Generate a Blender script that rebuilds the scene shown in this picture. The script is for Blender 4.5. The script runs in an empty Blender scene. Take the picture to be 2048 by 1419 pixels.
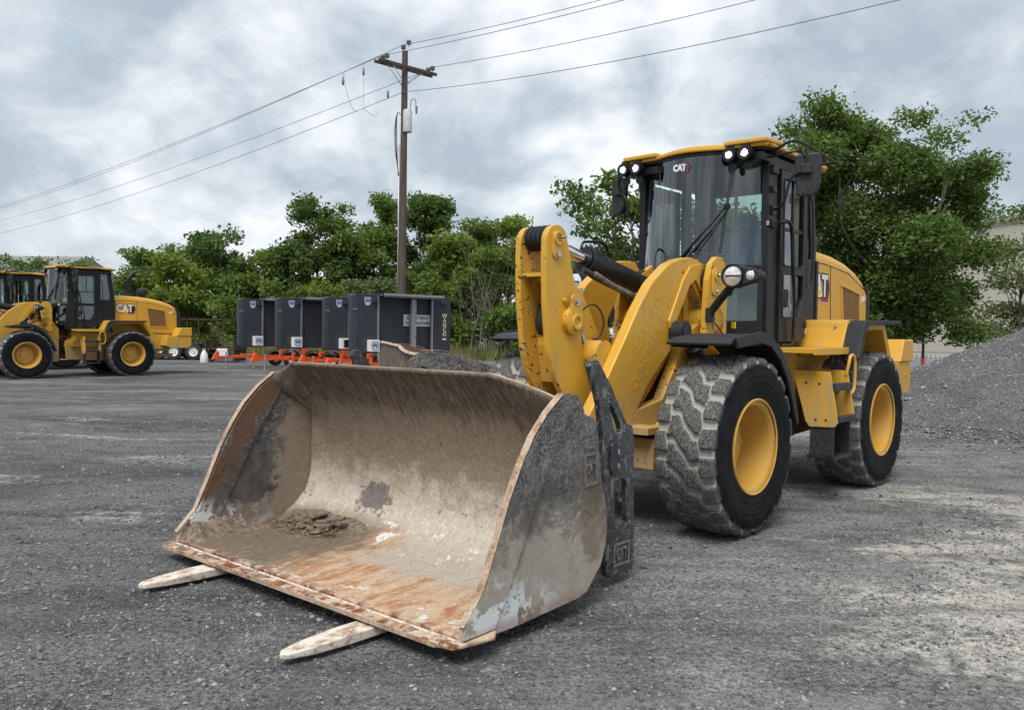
import bpy, bmesh, math, random
import numpy as np
from mathutils import Vector, Matrix
R = math.radians
PI = math.pi
S = bpy.context.scene
COL = S.collection
rng = np.random.default_rng(11)
random.seed(5)

# ------------------------------------------------------------------ camera
FPX, CH, PITCH, ROLL = 1646.66, 1.6395, 0.03026, 0.01351
cd = bpy.data.cameras.new('camera'); cam = bpy.data.objects.new('camera', cd); COL.objects.link(cam)
cd.sensor_fit = 'HORIZONTAL'; cd.sensor_width = 36; cd.lens = FPX / 2048 * 36; cd.clip_end = 2000; cd.clip_start = .05
_f = Vector((0, math.cos(PITCH), -math.sin(PITCH))); _u = Vector((0, math.sin(PITCH), math.cos(PITCH))); _r = Vector((1, 0, 0))
_r2 = math.cos(ROLL) * _r + math.sin(ROLL) * _u; _u2 = -math.sin(ROLL) * _r + math.cos(ROLL) * _u
cam.matrix_world = Matrix(((_r2.x, _u2.x, -_f.x, 0), (_r2.y, _u2.y, -_f.y, 0), (_r2.z, _u2.z, -_f.z, CH), (0, 0, 0, 1)))
S.camera = cam

# ------------------------------------------------------------------ node helper
class N:
    def __init__(s, tree): s.t = tree; s.n = tree.nodes; s.l = tree.links; s.n.clear()
    def a(s, typ, inp=None, **kw):
        nd = s.n.new(typ)
        for k, v in kw.items(): setattr(nd, k, v)
        for k, v in (inp or {}).items(): s.set(nd.inputs[k], v)
        return nd
    def set(s, sock, v):
        if isinstance(v, bpy.types.NodeSocket): s.l.new(v, sock)
        elif isinstance(v, bpy.types.Node): s.l.new(v.outputs[0], sock)
        else:
            if hasattr(sock.default_value, '__len__') and len(sock.default_value) == 4 and len(v) == 3: v = (*v, 1)
            sock.default_value = v
    def obj(s): return s.a('ShaderNodeTexCoord').outputs['Object']
    def map(s, vec, scale=(1, 1, 1), rot=(0, 0, 0), loc=(0, 0, 0)):
        return s.a('ShaderNodeMapping', {'Vector': vec, 'Scale': scale, 'Rotation': rot, 'Location': loc}).outputs[0]
    def noise(s, vec, scale, detail=4, rough=.55, dist=0):
        return s.a('ShaderNodeTexNoise', {'Vector': vec, 'Scale': scale, 'Detail': detail, 'Roughness': rough, 'Distortion': dist}).outputs[0]
    def vor(s, vec, scale, feat='F1', out=0):
        return s.a('ShaderNodeTexVoronoi', {'Vector': vec, 'Scale': scale}, feature=feat).outputs[out]
    def step(s, v, lo, hi):
        return s.a('ShaderNodeMapRange', {'Value': v, 'From Min': lo, 'From Max': hi}, interpolation_type='SMOOTHSTEP').outputs[0]
    def m(s, op, a, b=0.0, c=0.0):
        nd = s.n.new('ShaderNodeMath'); nd.operation = op
        s.set(nd.inputs[0], a); s.set(nd.inputs[1], b); s.set(nd.inputs[2], c); return nd.outputs[0]
    def mix(s, f, a, b, bt='MIX'):
        nd = s.n.new('ShaderNodeMix'); nd.data_type = 'RGBA'; nd.blend_type = bt
        s.set(nd.inputs[0], f); s.set(nd.inputs[6], a); s.set(nd.inputs[7], b); return nd.outputs[2]
    def xyz(s, vec): return s.a('ShaderNodeSeparateXYZ', {0: vec}).outputs
    def attr(s, name): return s.a('ShaderNodeAttribute', attribute_name=name).outputs
    def bump(s, h, st=.5, d=.01): return s.a('ShaderNodeBump', {'Height': h, 'Strength': st, 'Distance': d}).outputs[0]
    def out(s, sh): s.l.new(sh if isinstance(sh, bpy.types.NodeSocket) else sh.outputs[0], s.a('ShaderNodeOutputMaterial').inputs[0])
    def pbr(s, col, rough=.6, metal=0, bump=None, spec=.5, **kw):
        d = {'Base Color': col, 'Roughness': rough, 'Metallic': metal, 'Specular IOR Level': spec}
        if bump is not None: d['Normal'] = bump
        d.update(kw); p = s.a('ShaderNodeBsdfPrincipled', d); s.out(p); return p

# ------------------------------------------------------------------ world: overcast
w = bpy.data.worlds.new('World'); S.world = w; w.use_nodes = True
n = N(w.node_tree); SKX, SKY = 22, 9
sky = n.a('ShaderNodeTexSky', sky_type='NISHITA', sun_disc=False, sun_elevation=R(58), sun_rotation=R(200), altitude=100, air_density=1.2, dust_density=2.0)
d = n.a('ShaderNodeTexCoord').outputs['Generated']
x, y, z = n.xyz(d)[:]
zz = n.m('MAXIMUM', n.m('ADD', z, .60), .05)
px = n.m('DIVIDE', x, zz); py = n.m('DIVIDE', y, zz)
pv = n.a('ShaderNodeCombineXYZ', {0: px, 1: py, 2: 0.0}).outputs[0]
big = n.noise(n.map(pv, (.9, .85, 1), loc=(SKX, SKY, 0)), 2.1, 4, .5, .15)
fine = n.noise(n.map(pv, (1.5, 1.5, 1), loc=(1, 2, 0)), 3.4, 9, .60, .3)
dens = n.m('ADD', n.m('MULTIPLY', big, .60), n.m('MULTIPLY', fine, .40))
t_ = n.step(dens, .35, .585); soft = n.noise(n.map(pv, (1.2, 1.2, 1), loc=(7, 3, 0)), 5.0, 6, .55, .4)
t_ = n.m('MINIMUM', 1.0, n.m('MAXIMUM', 0.0, n.m('ADD', t_, n.m('MULTIPLY', n.m('SUBTRACT', soft, .5), 1.2))))
cl = n.mix(t_, (5.25, 5.4, 5.5), (2.15, 2.5, 2.85))
holes = n.m('MULTIPLY', n.step(fine, .60, .72), .22)
cl = n.mix(holes, cl, (2.9, 3.9, 5.0))
hor = n.step(z, .16, 0.0)
cl = n.mix(n.m('MULTIPLY', hor, .45), cl, (4.6, 4.85, 5.05))
low = n.step(z, 0.0, -.04)
cl = n.mix(low, cl, (1.2, 1.2, 1.2))
cc = n.mix(.92, n.mix(1.0, sky.outputs[0], (.55, .55, .55), 'MULTIPLY'), cl)
bg = n.a('ShaderNodeBackground', {'Color': cc, 'Strength': .1})
n.l.new(bg.outputs[0], n.a('ShaderNodeOutputWorld').inputs[0])

sd = bpy.data.lights.new('sun', 'SUN'); sd.energy = 1.5; sd.angle = R(30); sd.color = (1, .955, .89)
sun = bpy.data.objects.new('sun', sd); COL.objects.link(sun)
sun.rotation_euler = (R(32), 0, R(-20))   # light comes from high up behind the camera, a little left
S.view_settings.view_transform = 'Standard'; S.view_settings.look = 'None'
S.view_settings.exposure = 1.17; S.view_settings.gamma = 1; S.view_settings.use_curve_mapping = False

# ------------------------------------------------------------------ materials
MATS = {}
def mat(name, fn):
    m = bpy.data.materials.new(name); m.use_nodes = True; fn(N(m.node_tree)); MATS[name] = m; return m
def plain(name, col, rough=.6, metal=0, var=.12, sc=8, spec=.5, bst=0, coat=0):
    def f(n):
        o = n.obj(); v = n.noise(o, sc, 5, .6)
        c = n.mix(n.step(v, .3, .7), tuple(c * (1 - var) for c in col), tuple(min(1, c * (1 + var)) for c in col))
        r = n.m('ADD', n.m('MULTIPLY', v, .25), rough - .12)
        b = n.bump(n.noise(o, sc * 14, 3), bst, .003) if bst else None
        n.pbr(c, r, metal, b, spec)
    return mat(name, f)

def yellow(name, chips=0.0, dust=.25):
    def f(n):
        o = n.obj()
        v = n.noise(o, 1.7, 5, .6)
        base = n.mix(v, (.57, .305, .028), (.66, .37, .042))
        st = n.noise(n.map(o, (3, 3, .5)), 3, 5, .65)
        z = n.xyz(o)[2]
        dz = n.m('MULTIPLY', n.step(z, 1.7, .3), .35)
        sm = n.noise(n.map(o, (1, 1, .6)), 5, 6, .75, .8)
        du = n.m('MAXIMUM', n.m('MULTIPLY', n.step(n.m('ADD', st, dz), .52, .92), dust * 2.0), n.m('MULTIPLY', n.step(sm, .56, .70), dust * .9))
        nz = n.xyz(n.a('ShaderNodeNewGeometry').outputs['Normal'])[2]
        up = n.m('MULTIPLY', n.m('MULTIPLY', n.step(nz, .5, 1), n.noise(o, 9, 5)), dust * 1.1)
        c = n.mix(n.m('MAXIMUM', du, up), base, (.34, .27, .17))
        sp = n.noise(n.map(o, (1, 1, 1.4)), 16, 3, .6, .9)
        lim = .70 - chips * .075
        ch = n.m('MULTIPLY', n.step(sp, lim, lim + .025), n.step(n.noise(o, 3.2, 2), .56 - chips * .16, .62 - chips * .16))
        c = n.mix(ch, c, (.05, .035, .025))
        r = n.m('ADD', .36, n.m('MULTIPLY', n.m('MAXIMUM', du, ch), .5))
        n.pbr(c, r, 0, n.bump(n.m('SUBTRACT', n.noise(o, 60, 2), n.m('MULTIPLY', ch, 2.0)), .12, .003), .4)
    return mat(name, f)
Y = yellow('yellow_paint', .25, .42)
YR = yellow('wheel_yellow_paint', .15, .13)
YC = yellow('yellow_paint_chipped', 1.0, .45)
YE = yellow('yellow_edge', 1.25, .7)
BK = plain('black_paint', (.008, .009, .011), .42, 0, .3, 5, .4)
BKM = plain('black_plastic', (.018, .020, .024), .55, 0, .25, 12, .4, .3)
BKW = plain('black_worn_steel', (.03, .034, .042), .4, .3, .5, 9)
STEEL = plain('bare_steel', (.5, .5, .5), .3, 1, .15, 12)
CHROME = plain('chrome_rod', (.75, .75, .76), .08, 1, .05, 4)
GALV = plain('galvanised_steel', (.42, .44, .46), .45, .7, .2, 20)
RUB = plain('rubber_hose', (.03, .028, .026), .6, 0, .4, 20)
HOSE = plain('dusty_hose', (.13, .11, .09), .8, 0, .5, 14)
WHITE = plain('white_paint', (.72, .73, .72), .5, 0, .08, 10)
RED = plain('dark_red_paint', (.30, .015, .02), .4, 0, .1, 8)
ORANGE = plain('orange_paint', (.72, .10, .02), .45, 0, .12, 8)
AMBER = plain('amber_lens', (.85, .25, .02), .3, 0, .1, 8)
INTER = plain('cab_interior', (.085, .09, .095), .7, 0, .3, 8)
SEAT = plain('seat_fabric', (.10, .17, .27), .85, 0, .3, 30)
DASH = plain('dash_plastic', (.45, .52, .52), .6, 0, .1, 8)
BROWNST = plain('brown_rusty_steel', (.06, .035, .025), .8, .1, .4, 14)
def f_tape(n):
    n.pbr((.9, .62, .02), .4)
STICK = mat('yellow_sticker', f_tape)

def f_glass(n):
    o = n.obj()
    st = n.noise(n.map(o, (1, 1.6, .5), rot=(.5, 0, 0)), 2.2, 5, .6)
    st2 = n.noise(o, 2.0, 3)
    dust = n.m('MULTIPLY', n.step(n.m('ADD', n.m('MULTIPLY', st, .6), n.m('MULTIPLY', st2, .4)), .53, .72), .09)
    fr = n.a('ShaderNodeFresnel', {'IOR': 1.52}).outputs[0]
    fr = n.m('MINIMUM', n.m('ADD', n.m('MULTIPLY', fr, 1.3), .055), 1.0)
    tr = n.a('ShaderNodeBsdfTransparent', {'Color': (.84, .93, .91)}); gl = n.a('ShaderNodeBsdfGlossy', {'Color': (.9, .95, .97), 'Roughness': .02})
    a = n.a('ShaderNodeMixShader', {0: fr, 1: tr.outputs[0], 2: gl.outputs[0]})
    df = n.a('ShaderNodeBsdfDiffuse', {'Color': (.6, .62, .6)})
    n.out(n.a('ShaderNodeMixShader', {0: dust, 1: a.outputs[0], 2: df.outputs[0]}))
GLASS = mat('cab_glass', f_glass)
def f_glass2(n):
    fr = n.m('MINIMUM', n.m('ADD', n.m('MULTIPLY', n.a('ShaderNodeFresnel', {'IOR': 1.5}).outputs[0], 1.6), .04), 1.0)
    tr = n.a('ShaderNodeBsdfTransparent', {'Color': (.60, .72, .69)}); gl = n.a('ShaderNodeBsdfGlossy', {'Color': (.9, .95, .97), 'Roughness': .015})
    n.out(n.a('ShaderNodeMixShader', {0: fr, 1: tr.outputs[0], 2: gl.outputs[0]}))
GLASS2 = mat('side_glass', f_glass2)
def f_lens(n): n.pbr((.8, .82, .84), .08, .6)
LENS = mat('lamp_reflector', f_lens)
def f_lit(n):
    v = n.vor(n.map(n.obj(), (1, 1, 1)), 55); n.out(n.a('ShaderNodeEmission', {'Color': (1, .985, .95), 'Strength': n.m('ADD', .45, n.m('MULTIPLY', n.step(v, .45, .1), 6.0))}))
LIT = mat('lit_led_lens', f_lit)
def f_grille(n):
    o = n.obj(); v = n.vor(n.map(o, (60, 60, 60)), 1)
    n.pbr(n.mix(n.step(v, .25, .5), (.05, .025, .012), (.22, .11, .03)), .7)
GRILLE = mat('grille_mesh', f_grille)

def f_tyre(n):
    o = n.obj(); g = n.attr('groove')[2]; sw = n.attr('side')[2]
    sp = n.noise(o, 55, 4, .7); lg = n.noise(o, 3.5, 4)
    block = n.mix(n.step(sp, .42, .66), (.055, .055, .055), (.20, .197, .19))
    block = n.mix(n.m('MULTIPLY', n.step(lg, .35, .7), .5), block, (.10, .095, .09))
    dustc = n.mix(n.noise(o, 30, 3), (.25, .245, .235), (.38, .37, .345))
    c = n.mix(n.step(g, .25, .85), block, dustc)
    rad = n.a('ShaderNodeVectorMath', {0: n.map(o, (1, 0, 1))}, operation='LENGTH').outputs['Value']
    wv = n.a('ShaderNodeMath', {0: n.m('MULTIPLY', rad, 330.0)}, operation='SINE').outputs[0]
    sc_ = n.mix(n.step(n.noise(o, 9, 4), .35, .75), (.0055, .006, .008), (.014, .015, .018))
    c = n.mix(n.step(sw, .2, .5), c, sc_)
    h = n.m('ADD', n.m('MULTIPLY', sp, .8), n.m('MULTIPLY', n.m('MULTIPLY', wv, sw), .07))
    n.pbr(c, n.m('SUBTRACT', .92, n.m('MULTIPLY', sw, .30)), 0, n.bump(h, .5, .006), .14)
TYRE = mat('dusty_tyre_rubber', f_tyre)

def f_ground(n):
    o = n.obj()
    a = n.noise(n.map(o, (.22, .5, 1)), 1.0, 6, .6, .5)
    b = n.noise(n.map(o, (1.1, 1.7, 1)), 2.2, 5, .65)
    c = n.m('ADD', n.m('MULTIPLY', n.noise(o, 30, 5, .8), .6), n.m('MULTIPLY', n.noise(o, 105, 3, .8), .4))
    v = n.vor(o, 75); v2 = n.vor(o, 150, out=1)
    base = n.mix(n.step(n.m('ADD', n.m('MULTIPLY', a, .6), n.m('MULTIPLY', b, .4)), .36, .62), (.070, .071, .076), (.21, .208, .204))
    base = n.mix(n.step(c, .40, .60), n.mix(1.0, base, (.36, .36, .38), 'MULTIPLY'), n.mix(1.0, base, (1.95, 1.93, 1.9), 'MULTIPLY'))
    bw = n.a('ShaderNodeRGBToBW', {0: v2}).outputs[0]
    base = n.mix(n.m('MULTIPLY', n.step(bw, .62, .9), .5), base, (.30, .29, .28))
    tr_ = n.noise(n.map(o, (.18, 2.6, 1), rot=(0, 0, .62)), 1.6, 5, .6, .25)
    base = n.mix(n.m('MULTIPLY', n.m('MULTIPLY', n.step(tr_, .52, .62), .40), n.step(n.xyz(o)[1], 13, 8)), base, n.mix(1.0, base, (.55, .55, .57), 'MULTIPLY')); base = n.mix(n.m('MULTIPLY', n.step(tr_, .44, .36), .3), base, (.26, .255, .24))
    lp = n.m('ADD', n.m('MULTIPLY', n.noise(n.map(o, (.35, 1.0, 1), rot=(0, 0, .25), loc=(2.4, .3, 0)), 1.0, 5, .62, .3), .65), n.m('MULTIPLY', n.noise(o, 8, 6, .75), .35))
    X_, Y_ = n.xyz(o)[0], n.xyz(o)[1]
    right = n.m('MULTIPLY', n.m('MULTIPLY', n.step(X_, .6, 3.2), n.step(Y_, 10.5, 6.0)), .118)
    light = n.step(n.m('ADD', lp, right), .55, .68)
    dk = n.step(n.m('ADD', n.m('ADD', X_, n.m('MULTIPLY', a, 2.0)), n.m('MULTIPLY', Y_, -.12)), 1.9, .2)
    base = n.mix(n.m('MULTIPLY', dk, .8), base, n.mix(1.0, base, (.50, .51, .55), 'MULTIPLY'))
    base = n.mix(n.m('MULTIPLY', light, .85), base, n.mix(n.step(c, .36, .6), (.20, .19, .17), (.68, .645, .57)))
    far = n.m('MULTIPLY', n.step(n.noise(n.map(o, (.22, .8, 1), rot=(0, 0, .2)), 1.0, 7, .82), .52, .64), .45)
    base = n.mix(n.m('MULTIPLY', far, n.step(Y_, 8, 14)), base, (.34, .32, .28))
    h = n.m('ADD', n.m('ADD', n.m('MULTIPLY', v, .7), c), n.m('MULTIPLY', n.noise(o, 160, 2), .4))
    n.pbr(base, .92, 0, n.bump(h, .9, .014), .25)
GROUND = mat('gravel_ground', f_ground)
def f_stone(n):
    t = n.attr('tone')[2]; c = n.mix(t, (.05, .051, .055), (.36, .355, .34))
    n.pbr(c, .9, 0, n.bump(n.noise(n.obj(), 300, 2), .3, .002), .3)
STONE = mat('crushed_stone', f_stone)
def f_pile(n):
    o = n.obj(); v = n.vor(o, 58); c = n.noise(o, 26, 5, .75); L_ = n.noise(o, .8, 4, .6, .5)
    bw = n.a('ShaderNodeRGBToBW', {0: n.vor(o, 42, out=1)}).outputs[0]
    b = n.mix(bw, (.085, .088, .092), (.34, .345, .34)); b = n.mix(n.m('MULTIPLY', n.step(L_, .45, .62), .45), b, (.11, .105, .10))
    b = n.mix(n.step(c, .35, .65), n.mix(1.0, b, (.62, .62, .62), 'MULTIPLY'), b)
    n.pbr(b, .92, 0, n.bump(n.m('ADD', v, c), 1.0, .03), .25)
PILE = mat('gravel_pile_stone', f_pile)

# bucket steel: dried concrete, rust and scratched paint, by the bucket's own coordinates
def bucket_common(n):
    o = n.obj(); x, y, z = n.xyz(o)[:]
    return o, x, y, z
def f_bin(n):     # inside shell
    o, x, y, z = bucket_common(n)
    g = n.noise(o, 22, 6, .72); lg = n.noise(o, 2.2, 5, .6, .4); mid = n.noise(o, 6, 6, .68, .5)
    cake = n.mix(g, (.23, .18, .13), (.42, .345, .265))
    pale = n.mix(g, (.44, .39, .32), (.66, .61, .53))
    zz = n.m('ADD', z, n.m('MULTIPLY', n.m('SUBTRACT', mid, .5), .9))
    c = n.mix(n.step(zz, .72, .30), cake, pale)
    stre = n.noise(n.map(o, (1, 7, 1.6), rot=(.55, 0, 0)), 5, 6, .75)
    dark = n.m('MULTIPLY', n.step(n.m('ADD', n.m('MULTIPLY', stre, .8), n.m('MULTIPLY', z, .22)), .56, .74), n.step(zz, .85, 1.15))
    c = n.mix(n.m('MULTIPLY', dark, .8), c, (.062, .05, .042))
    topb = n.m('MULTIPLY', n.step(z, 1.02, 1.12), .40)
    c = n.mix(topb, c, (.085, .068, .055))
    # dark bare patch in the low middle and pock marks
    sp = n.m('MULTIPLY', n.step(n.noise(o, 3.4, 6, .75, .3), .61, .63), n.m('MULTIPLY', n.step(z, .60, .45), n.step(z, .18, .28)))
    ell = n.m('SQRT', n.m('ADD', n.m('POWER', n.m('MULTIPLY', n.m('ADD', y, .62), 6.2), 2.0), n.m('POWER', n.m('MULTIPLY', n.m('ADD', z, -.37), 8.5), 2.0)))
    pat = n.m('MULTIPLY', n.step(n.m('ADD', ell, n.m('MULTIPLY', n.m('SUBTRACT', n.noise(o, 9, 6, .8), .5), 3.4)), 1.05, .9), n.step(x, 4.25, 4.1))
    c = n.mix(n.m('MULTIPLY', n.m('MAXIMUM', sp, pat), .75), c, n.mix(g, (.06, .05, .055), (.13, .11, .115)))
    pk = n.m('MULTIPLY', n.step(n.vor(o, 9), .16, .10), n.m('MULTIPLY', n.step(lg, .47, .55), n.step(z, .2, .3)))
    c = n.mix(n.m('MULTIPLY', pk, .65), c, (.15, .12, .10))
    # floor: brown grime left, orange rust and pale sand towards the lip
    fl = n.step(z, .30, .16)
    rst = n.noise(n.map(o, (1.2, 3.5, 1)), 3.0, 6, .65, .4)
    fc = n.mix(n.step(rst, .40, .66), n.mix(g, (.52, .36, .24), (.68, .54, .40)), n.mix(g, (.36, .14, .05), (.52, .25, .11)))
    fc = n.mix(n.step(n.m('ADD', y, n.m('MULTIPLY', n.m('SUBTRACT', mid, .5), 1.1)), .0, -.55), fc, n.mix(g, (.10, .075, .055), (.27, .215, .16)))
    bk_ = n.m('MULTIPLY', n.step(n.m('ADD', x, n.m('MULTIPLY', n.m('SUBTRACT', mid, .5), .5)), 4.62, 4.38), n.step(y, -.25, .1))
    fc = n.mix(bk_, fc, n.mix(g, (.36, .31, .26), (.60, .55, .48)))
    c = n.mix(fl, c, fc)
    wf = n.m('MULTIPLY', n.m('MULTIPLY', n.step(n.m('ADD', mid, n.m('MULTIPLY', g, .35)), .775, .80), n.step(z, .36, .2)), n.m('MAXIMUM', n.step(x, 4.35, 4.2), n.step(x, 4.75, 4.9)))
    c = n.mix(wf, c, (.72, .72, .70))
    lip = n.m('MULTIPLY', n.step(x, 4.93, 5.05), n.step(mid, .38, .52))
    c = n.mix(lip, c, n.mix(n.step(n.noise(o, 14, 5), .42, .6), (.22, .075, .03), (.62, .50, .40)))
    c = n.mix(n.step(n.noise(o, 48, 4, .75), .42, .62), n.mix(1.0, c, (.84, .83, .82), 'MULTIPLY'), n.mix(1.0, c, (1.06, 1.06, 1.06), 'MULTIPLY'))
    scr = n.noise(n.map(o, (1, 9, 1.2), rot=(.12, 0, 0)), 4, 7, .8)
    c = n.mix(n.m('MULTIPLY', n.step(scr, .52, .66), .30), c, (.13, .10, .08)); c = n.mix(n.m('MULTIPLY', n.step(scr, .44, .34), .22), c, (.66, .60, .52))
    h = n.m('ADD', n.m('ADD', n.m('MULTIPLY', g, .8), n.m('MULTIPLY', n.noise(o, 90, 4, .7), .5)), n.m('MULTIPLY', mid, 1.5))
    n.pbr(c, .88, 0, n.bump(h, .85, .016), .25)
BIN = mat('bucket_inside_caked', f_bin)
def f_bside(n):   # side plates
    o, x, y, z = bucket_common(n)
    g = n.noise(o, 20, 6, .72); mid = n.noise(o, 5, 6, .7, .5); lg = n.noise(o, 1.6, 3)
    steel = n.mix(n.step(mid, .35, .7), (.045, .046, .050), (.13, .12, .11))
    def ridge(v, sc, w_): return n.step(n.m('ABSOLUTE', n.m('SUBTRACT', n.noise(v, sc, 2, .5, .6), .5)), w_, w_ * .4)
    sc1 = n.m('MAXIMUM', ridge(n.map(o, (1, 1, 2.2), rot=(0, .5, 0)), 9, .020), ridge(n.map(o, (2.4, 1, 1), rot=(0, .9, 0), loc=(3, 1, 2)), 8, .022))
    sc2 = n.m('MAXIMUM', ridge(n.map(o, (1, 1, 3.5), rot=(0, -.7, 0), loc=(5, 5, 1)), 12, .022), n.m('MULTIPLY', n.step(n.noise(o, 30, 4, .8), .56, .66), .5))
    sc = n.m('MULTIPLY', n.m('MAXIMUM', sc1, sc2), n.step(z, .55, .9))
    steel = n.mix(n.m('MULTIPLY', sc, .62), steel, (.30, .30, .29))
    zz = n.m('ADD', n.m('ADD', z, n.m('MULTIPLY', n.m('SUBTRACT', mid, .5), .75)), n.m('MULTIPLY', n.m('SUBTRACT', lg, .5), .3))
    cake = n.mix(g, (.24, .21, .17), (.50, .455, .385)); inn = n.step(y, 0.0, -.1)
    c = n.mix(n.m('MULTIPLY', n.step(zz, .72, .48), n.m('SUBTRACT', 1.0, n.m('MULTIPLY', inn, n.step(zz, .18, .34)))), steel, cake)
    film = n.m('MULTIPLY', n.step(n.noise(o, 4.2, 6, .75, .3), .46, .66), .24); c = n.mix(film, c, (.25, .215, .175))
    brown = n.m('MULTIPLY', n.step(n.noise(o, 2.6, 5, .6, .4), .48, .62), n.step(z, .95, .7))
    c = n.mix(n.m('MULTIPLY', brown, .6), c, (.13, .085, .055))
    inner = n.step(y, 0.0, -.1)
    ru = n.m('MULTIPLY', n.m('MULTIPLY', n.step(n.m('ADD', x, n.m('MULTIPLY', n.m('SUBTRACT', z, .2), .78)), 4.86, 5.02), n.step(mid, .38, .5)), inner)
    c = n.mix(n.m('MULTIPLY', ru, .9), c, n.mix(g, (.075, .035, .02), (.21, .10, .055)))
    back = n.m('MULTIPLY', n.step(n.m('ADD', n.m('ADD', x, n.m('MULTIPLY', z, .25)), n.m('MULTIPLY', n.m('SUBTRACT', n.noise(o, 7, 6, .75), .5), .6)), 4.44, 4.36), inner)
    c = n.mix(back, c, n.mix(g, (.19, .15, .11), (.38, .32, .25)))
    wp = n.m('MULTIPLY', n.step(n.m('ADD', mid, n.m('MULTIPLY', g, .3)), .66, .69), n.m('MULTIPLY', n.step(n.m('ADD', z, n.m('MULTIPLY', n.m('SUBTRACT', x, 4.5), -.25)), .36, .18), n.step(x, 4.1, 4.6)))
    c = n.mix(wp, c, (.66, .68, .69))
    ru2 = n.m('MULTIPLY', n.step(z, .17, .11), n.step(mid, .42, .6)); c = n.mix(n.m('MULTIPLY', ru2, .55), c, (.26, .12, .07))
    n.pbr(c, .8, 0, n.bump(n.m('ADD', g, n.m('MULTIPLY', n.step(zz, .62, .50), 1.5)), .5, .008), .35)
BSIDE = mat('bucket_side_scratched', f_bside)
def f_rustedge(n):
    o = n.obj(); g = n.noise(o, 60, 5, .7)
    g2 = n.noise(o, 5, 5, .7)
    n.pbr(n.mix(n.step(n.m('ADD', n.m('MULTIPLY', g, .35), n.m('MULTIPLY', g2, .65)), .36, .56), n.mix(g, (.16, .07, .035), (.30, .15, .08)), n.mix(g, (.30, .22, .15), (.58, .47, .36))), .85, 0, n.bump(g, .6, .004))
RUSTE = mat('rusty_worn_edge', f_rustedge)
def f_tine(n):
    o = n.obj(); g = n.noise(n.map(o, (1.2, 2, 2)), 9, 7, .75)
    n.pbr(n.mix(n.step(g, .36, .56), (.26, .15, .09), (.66, .60, .52)), .75, 0, n.bump(g, .5, .004))
TINE = mat('worn_fork_steel', f_tine)
def f_carr(n):
    o = n.obj(); g = n.noise(o, 9, 6, .75, .6); s = n.noise(n.map(o, (1, 1, .25)), 20, 4, .7, .8)
    c = n.mix(n.step(g, .3, .7), (.012, .015, .020), (.06, .066, .078)); c = n.mix(n.step(s, .585, .64), c, (.20, .17, .15)); c = n.mix(n.step(n.m('ABSOLUTE', n.m('SUBTRACT', n.noise(n.map(o, (1, 1, 2), rot=(0, .4, 0)), 11, 2), .5)), .012, .004), c, (.22, .22, .22))
    c = n.mix(n.step(g, .66, .70), c, (.14, .05, .03)); n.pbr(c, .42, .1, n.bump(g, .3, .004))
CARR = mat('chipped_black_steel', f_carr)
def f_debris(n):
    o = n.obj(); g = n.noise(o, 30, 6, .75); n.pbr(n.mix(n.step(g, .3, .7), (.085, .062, .045), (.33, .265, .20)), .95, 0, n.bump(g, 1, .02))
DEB = mat('dried_mud', f_debris)
def f_pole(n):
    o = n.obj(); g = n.noise(n.map(o, (14, 14, .4)), 2, 6, .7)
    n.pbr(n.mix(n.step(g, .3, .7), (.035, .026, .022), (.13, .10, .085)), .9, 0, n.bump(g, .5, .02))
WOOD = mat('weathered_pole_wood', f_pole)
def f_bark(n):
    g = n.noise(n.map(n.obj(), (6, 6, 1)), 3, 4); n.pbr(n.mix(g, (.05, .042, .034), (.16, .14, .12)), .95)
BARK = mat('bark', f_bark)
def leafm(name, a, b, tr=.35):
    def f(n):
        t = n.attr('tone')[2]; c = n.mix(t, a, b)
        df = n.a('ShaderNodeBsdfPrincipled', {'Base Color': c, 'Roughness': .6, 'Specular IOR Level': .35})
        tl = n.a('ShaderNodeBsdfTranslucent', {'Color': n.mix(1.0, c, (1.3, 1.5, .6), 'MULTIPLY')})
        n.out(n.a('ShaderNodeMixShader', {0: tr, 1: df.outputs[0], 2: tl.outputs[0]}))
    return mat(name, f)
LETTER = plain('faded_lettering', (.62, .355, .06), .5, 0, .15, 30)
LEAF_D = leafm('leaf_dark_green', (.034, .066, .021), (.155, .235, .058))
LEAF_M = leafm('leaf_mid_green', (.052, .092, .026), (.21, .295, .07))
LEAF_L = leafm('leaf_yellow_green', (.07, .115, .024), (.28, .35, .07))
LEAF_G = leafm('leaf_grey_green', (.06, .078, .045), (.22, .25, .12))
LEAF_R = leafm('leaf_fresh_green', (.036, .07, .02), (.195, .28, .072))
GRASS = leafm('dry_grass', (.09, .11, .03), (.30, .29, .13))
def f_board(n):
    o = n.obj(); g = n.noise(n.map(o, (9, 9, .5)), 2, 5); n.pbr(n.mix(g, (.026, .031, .043), (.05, .057, .073)), .5, .1)
BOARD = mat('charcoal_sheet_metal', f_board)
def f_wall(n):
    o = n.obj(); g = n.noise(n.map(o, (1, 1, .3)), .5, 5, .6); n.pbr(n.mix(g, (.44, .41, .34), (.54, .51, .44)), .85)
WALLM = mat('cream_stucco', f_wall)
PROOF = plain('grey_roof_metal', (.22, .22, .22), .6, 0, .15, 1)
REDD = plain('red_post_wrap', (.5, .06, .05), .6)
SOLAR = plain('solar_panel_cell', (.012, .018, .04), .15, 0, .2, 4)
LEDB = plain('dark_led_screen', (.01, .01, .012), .25)

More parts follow.
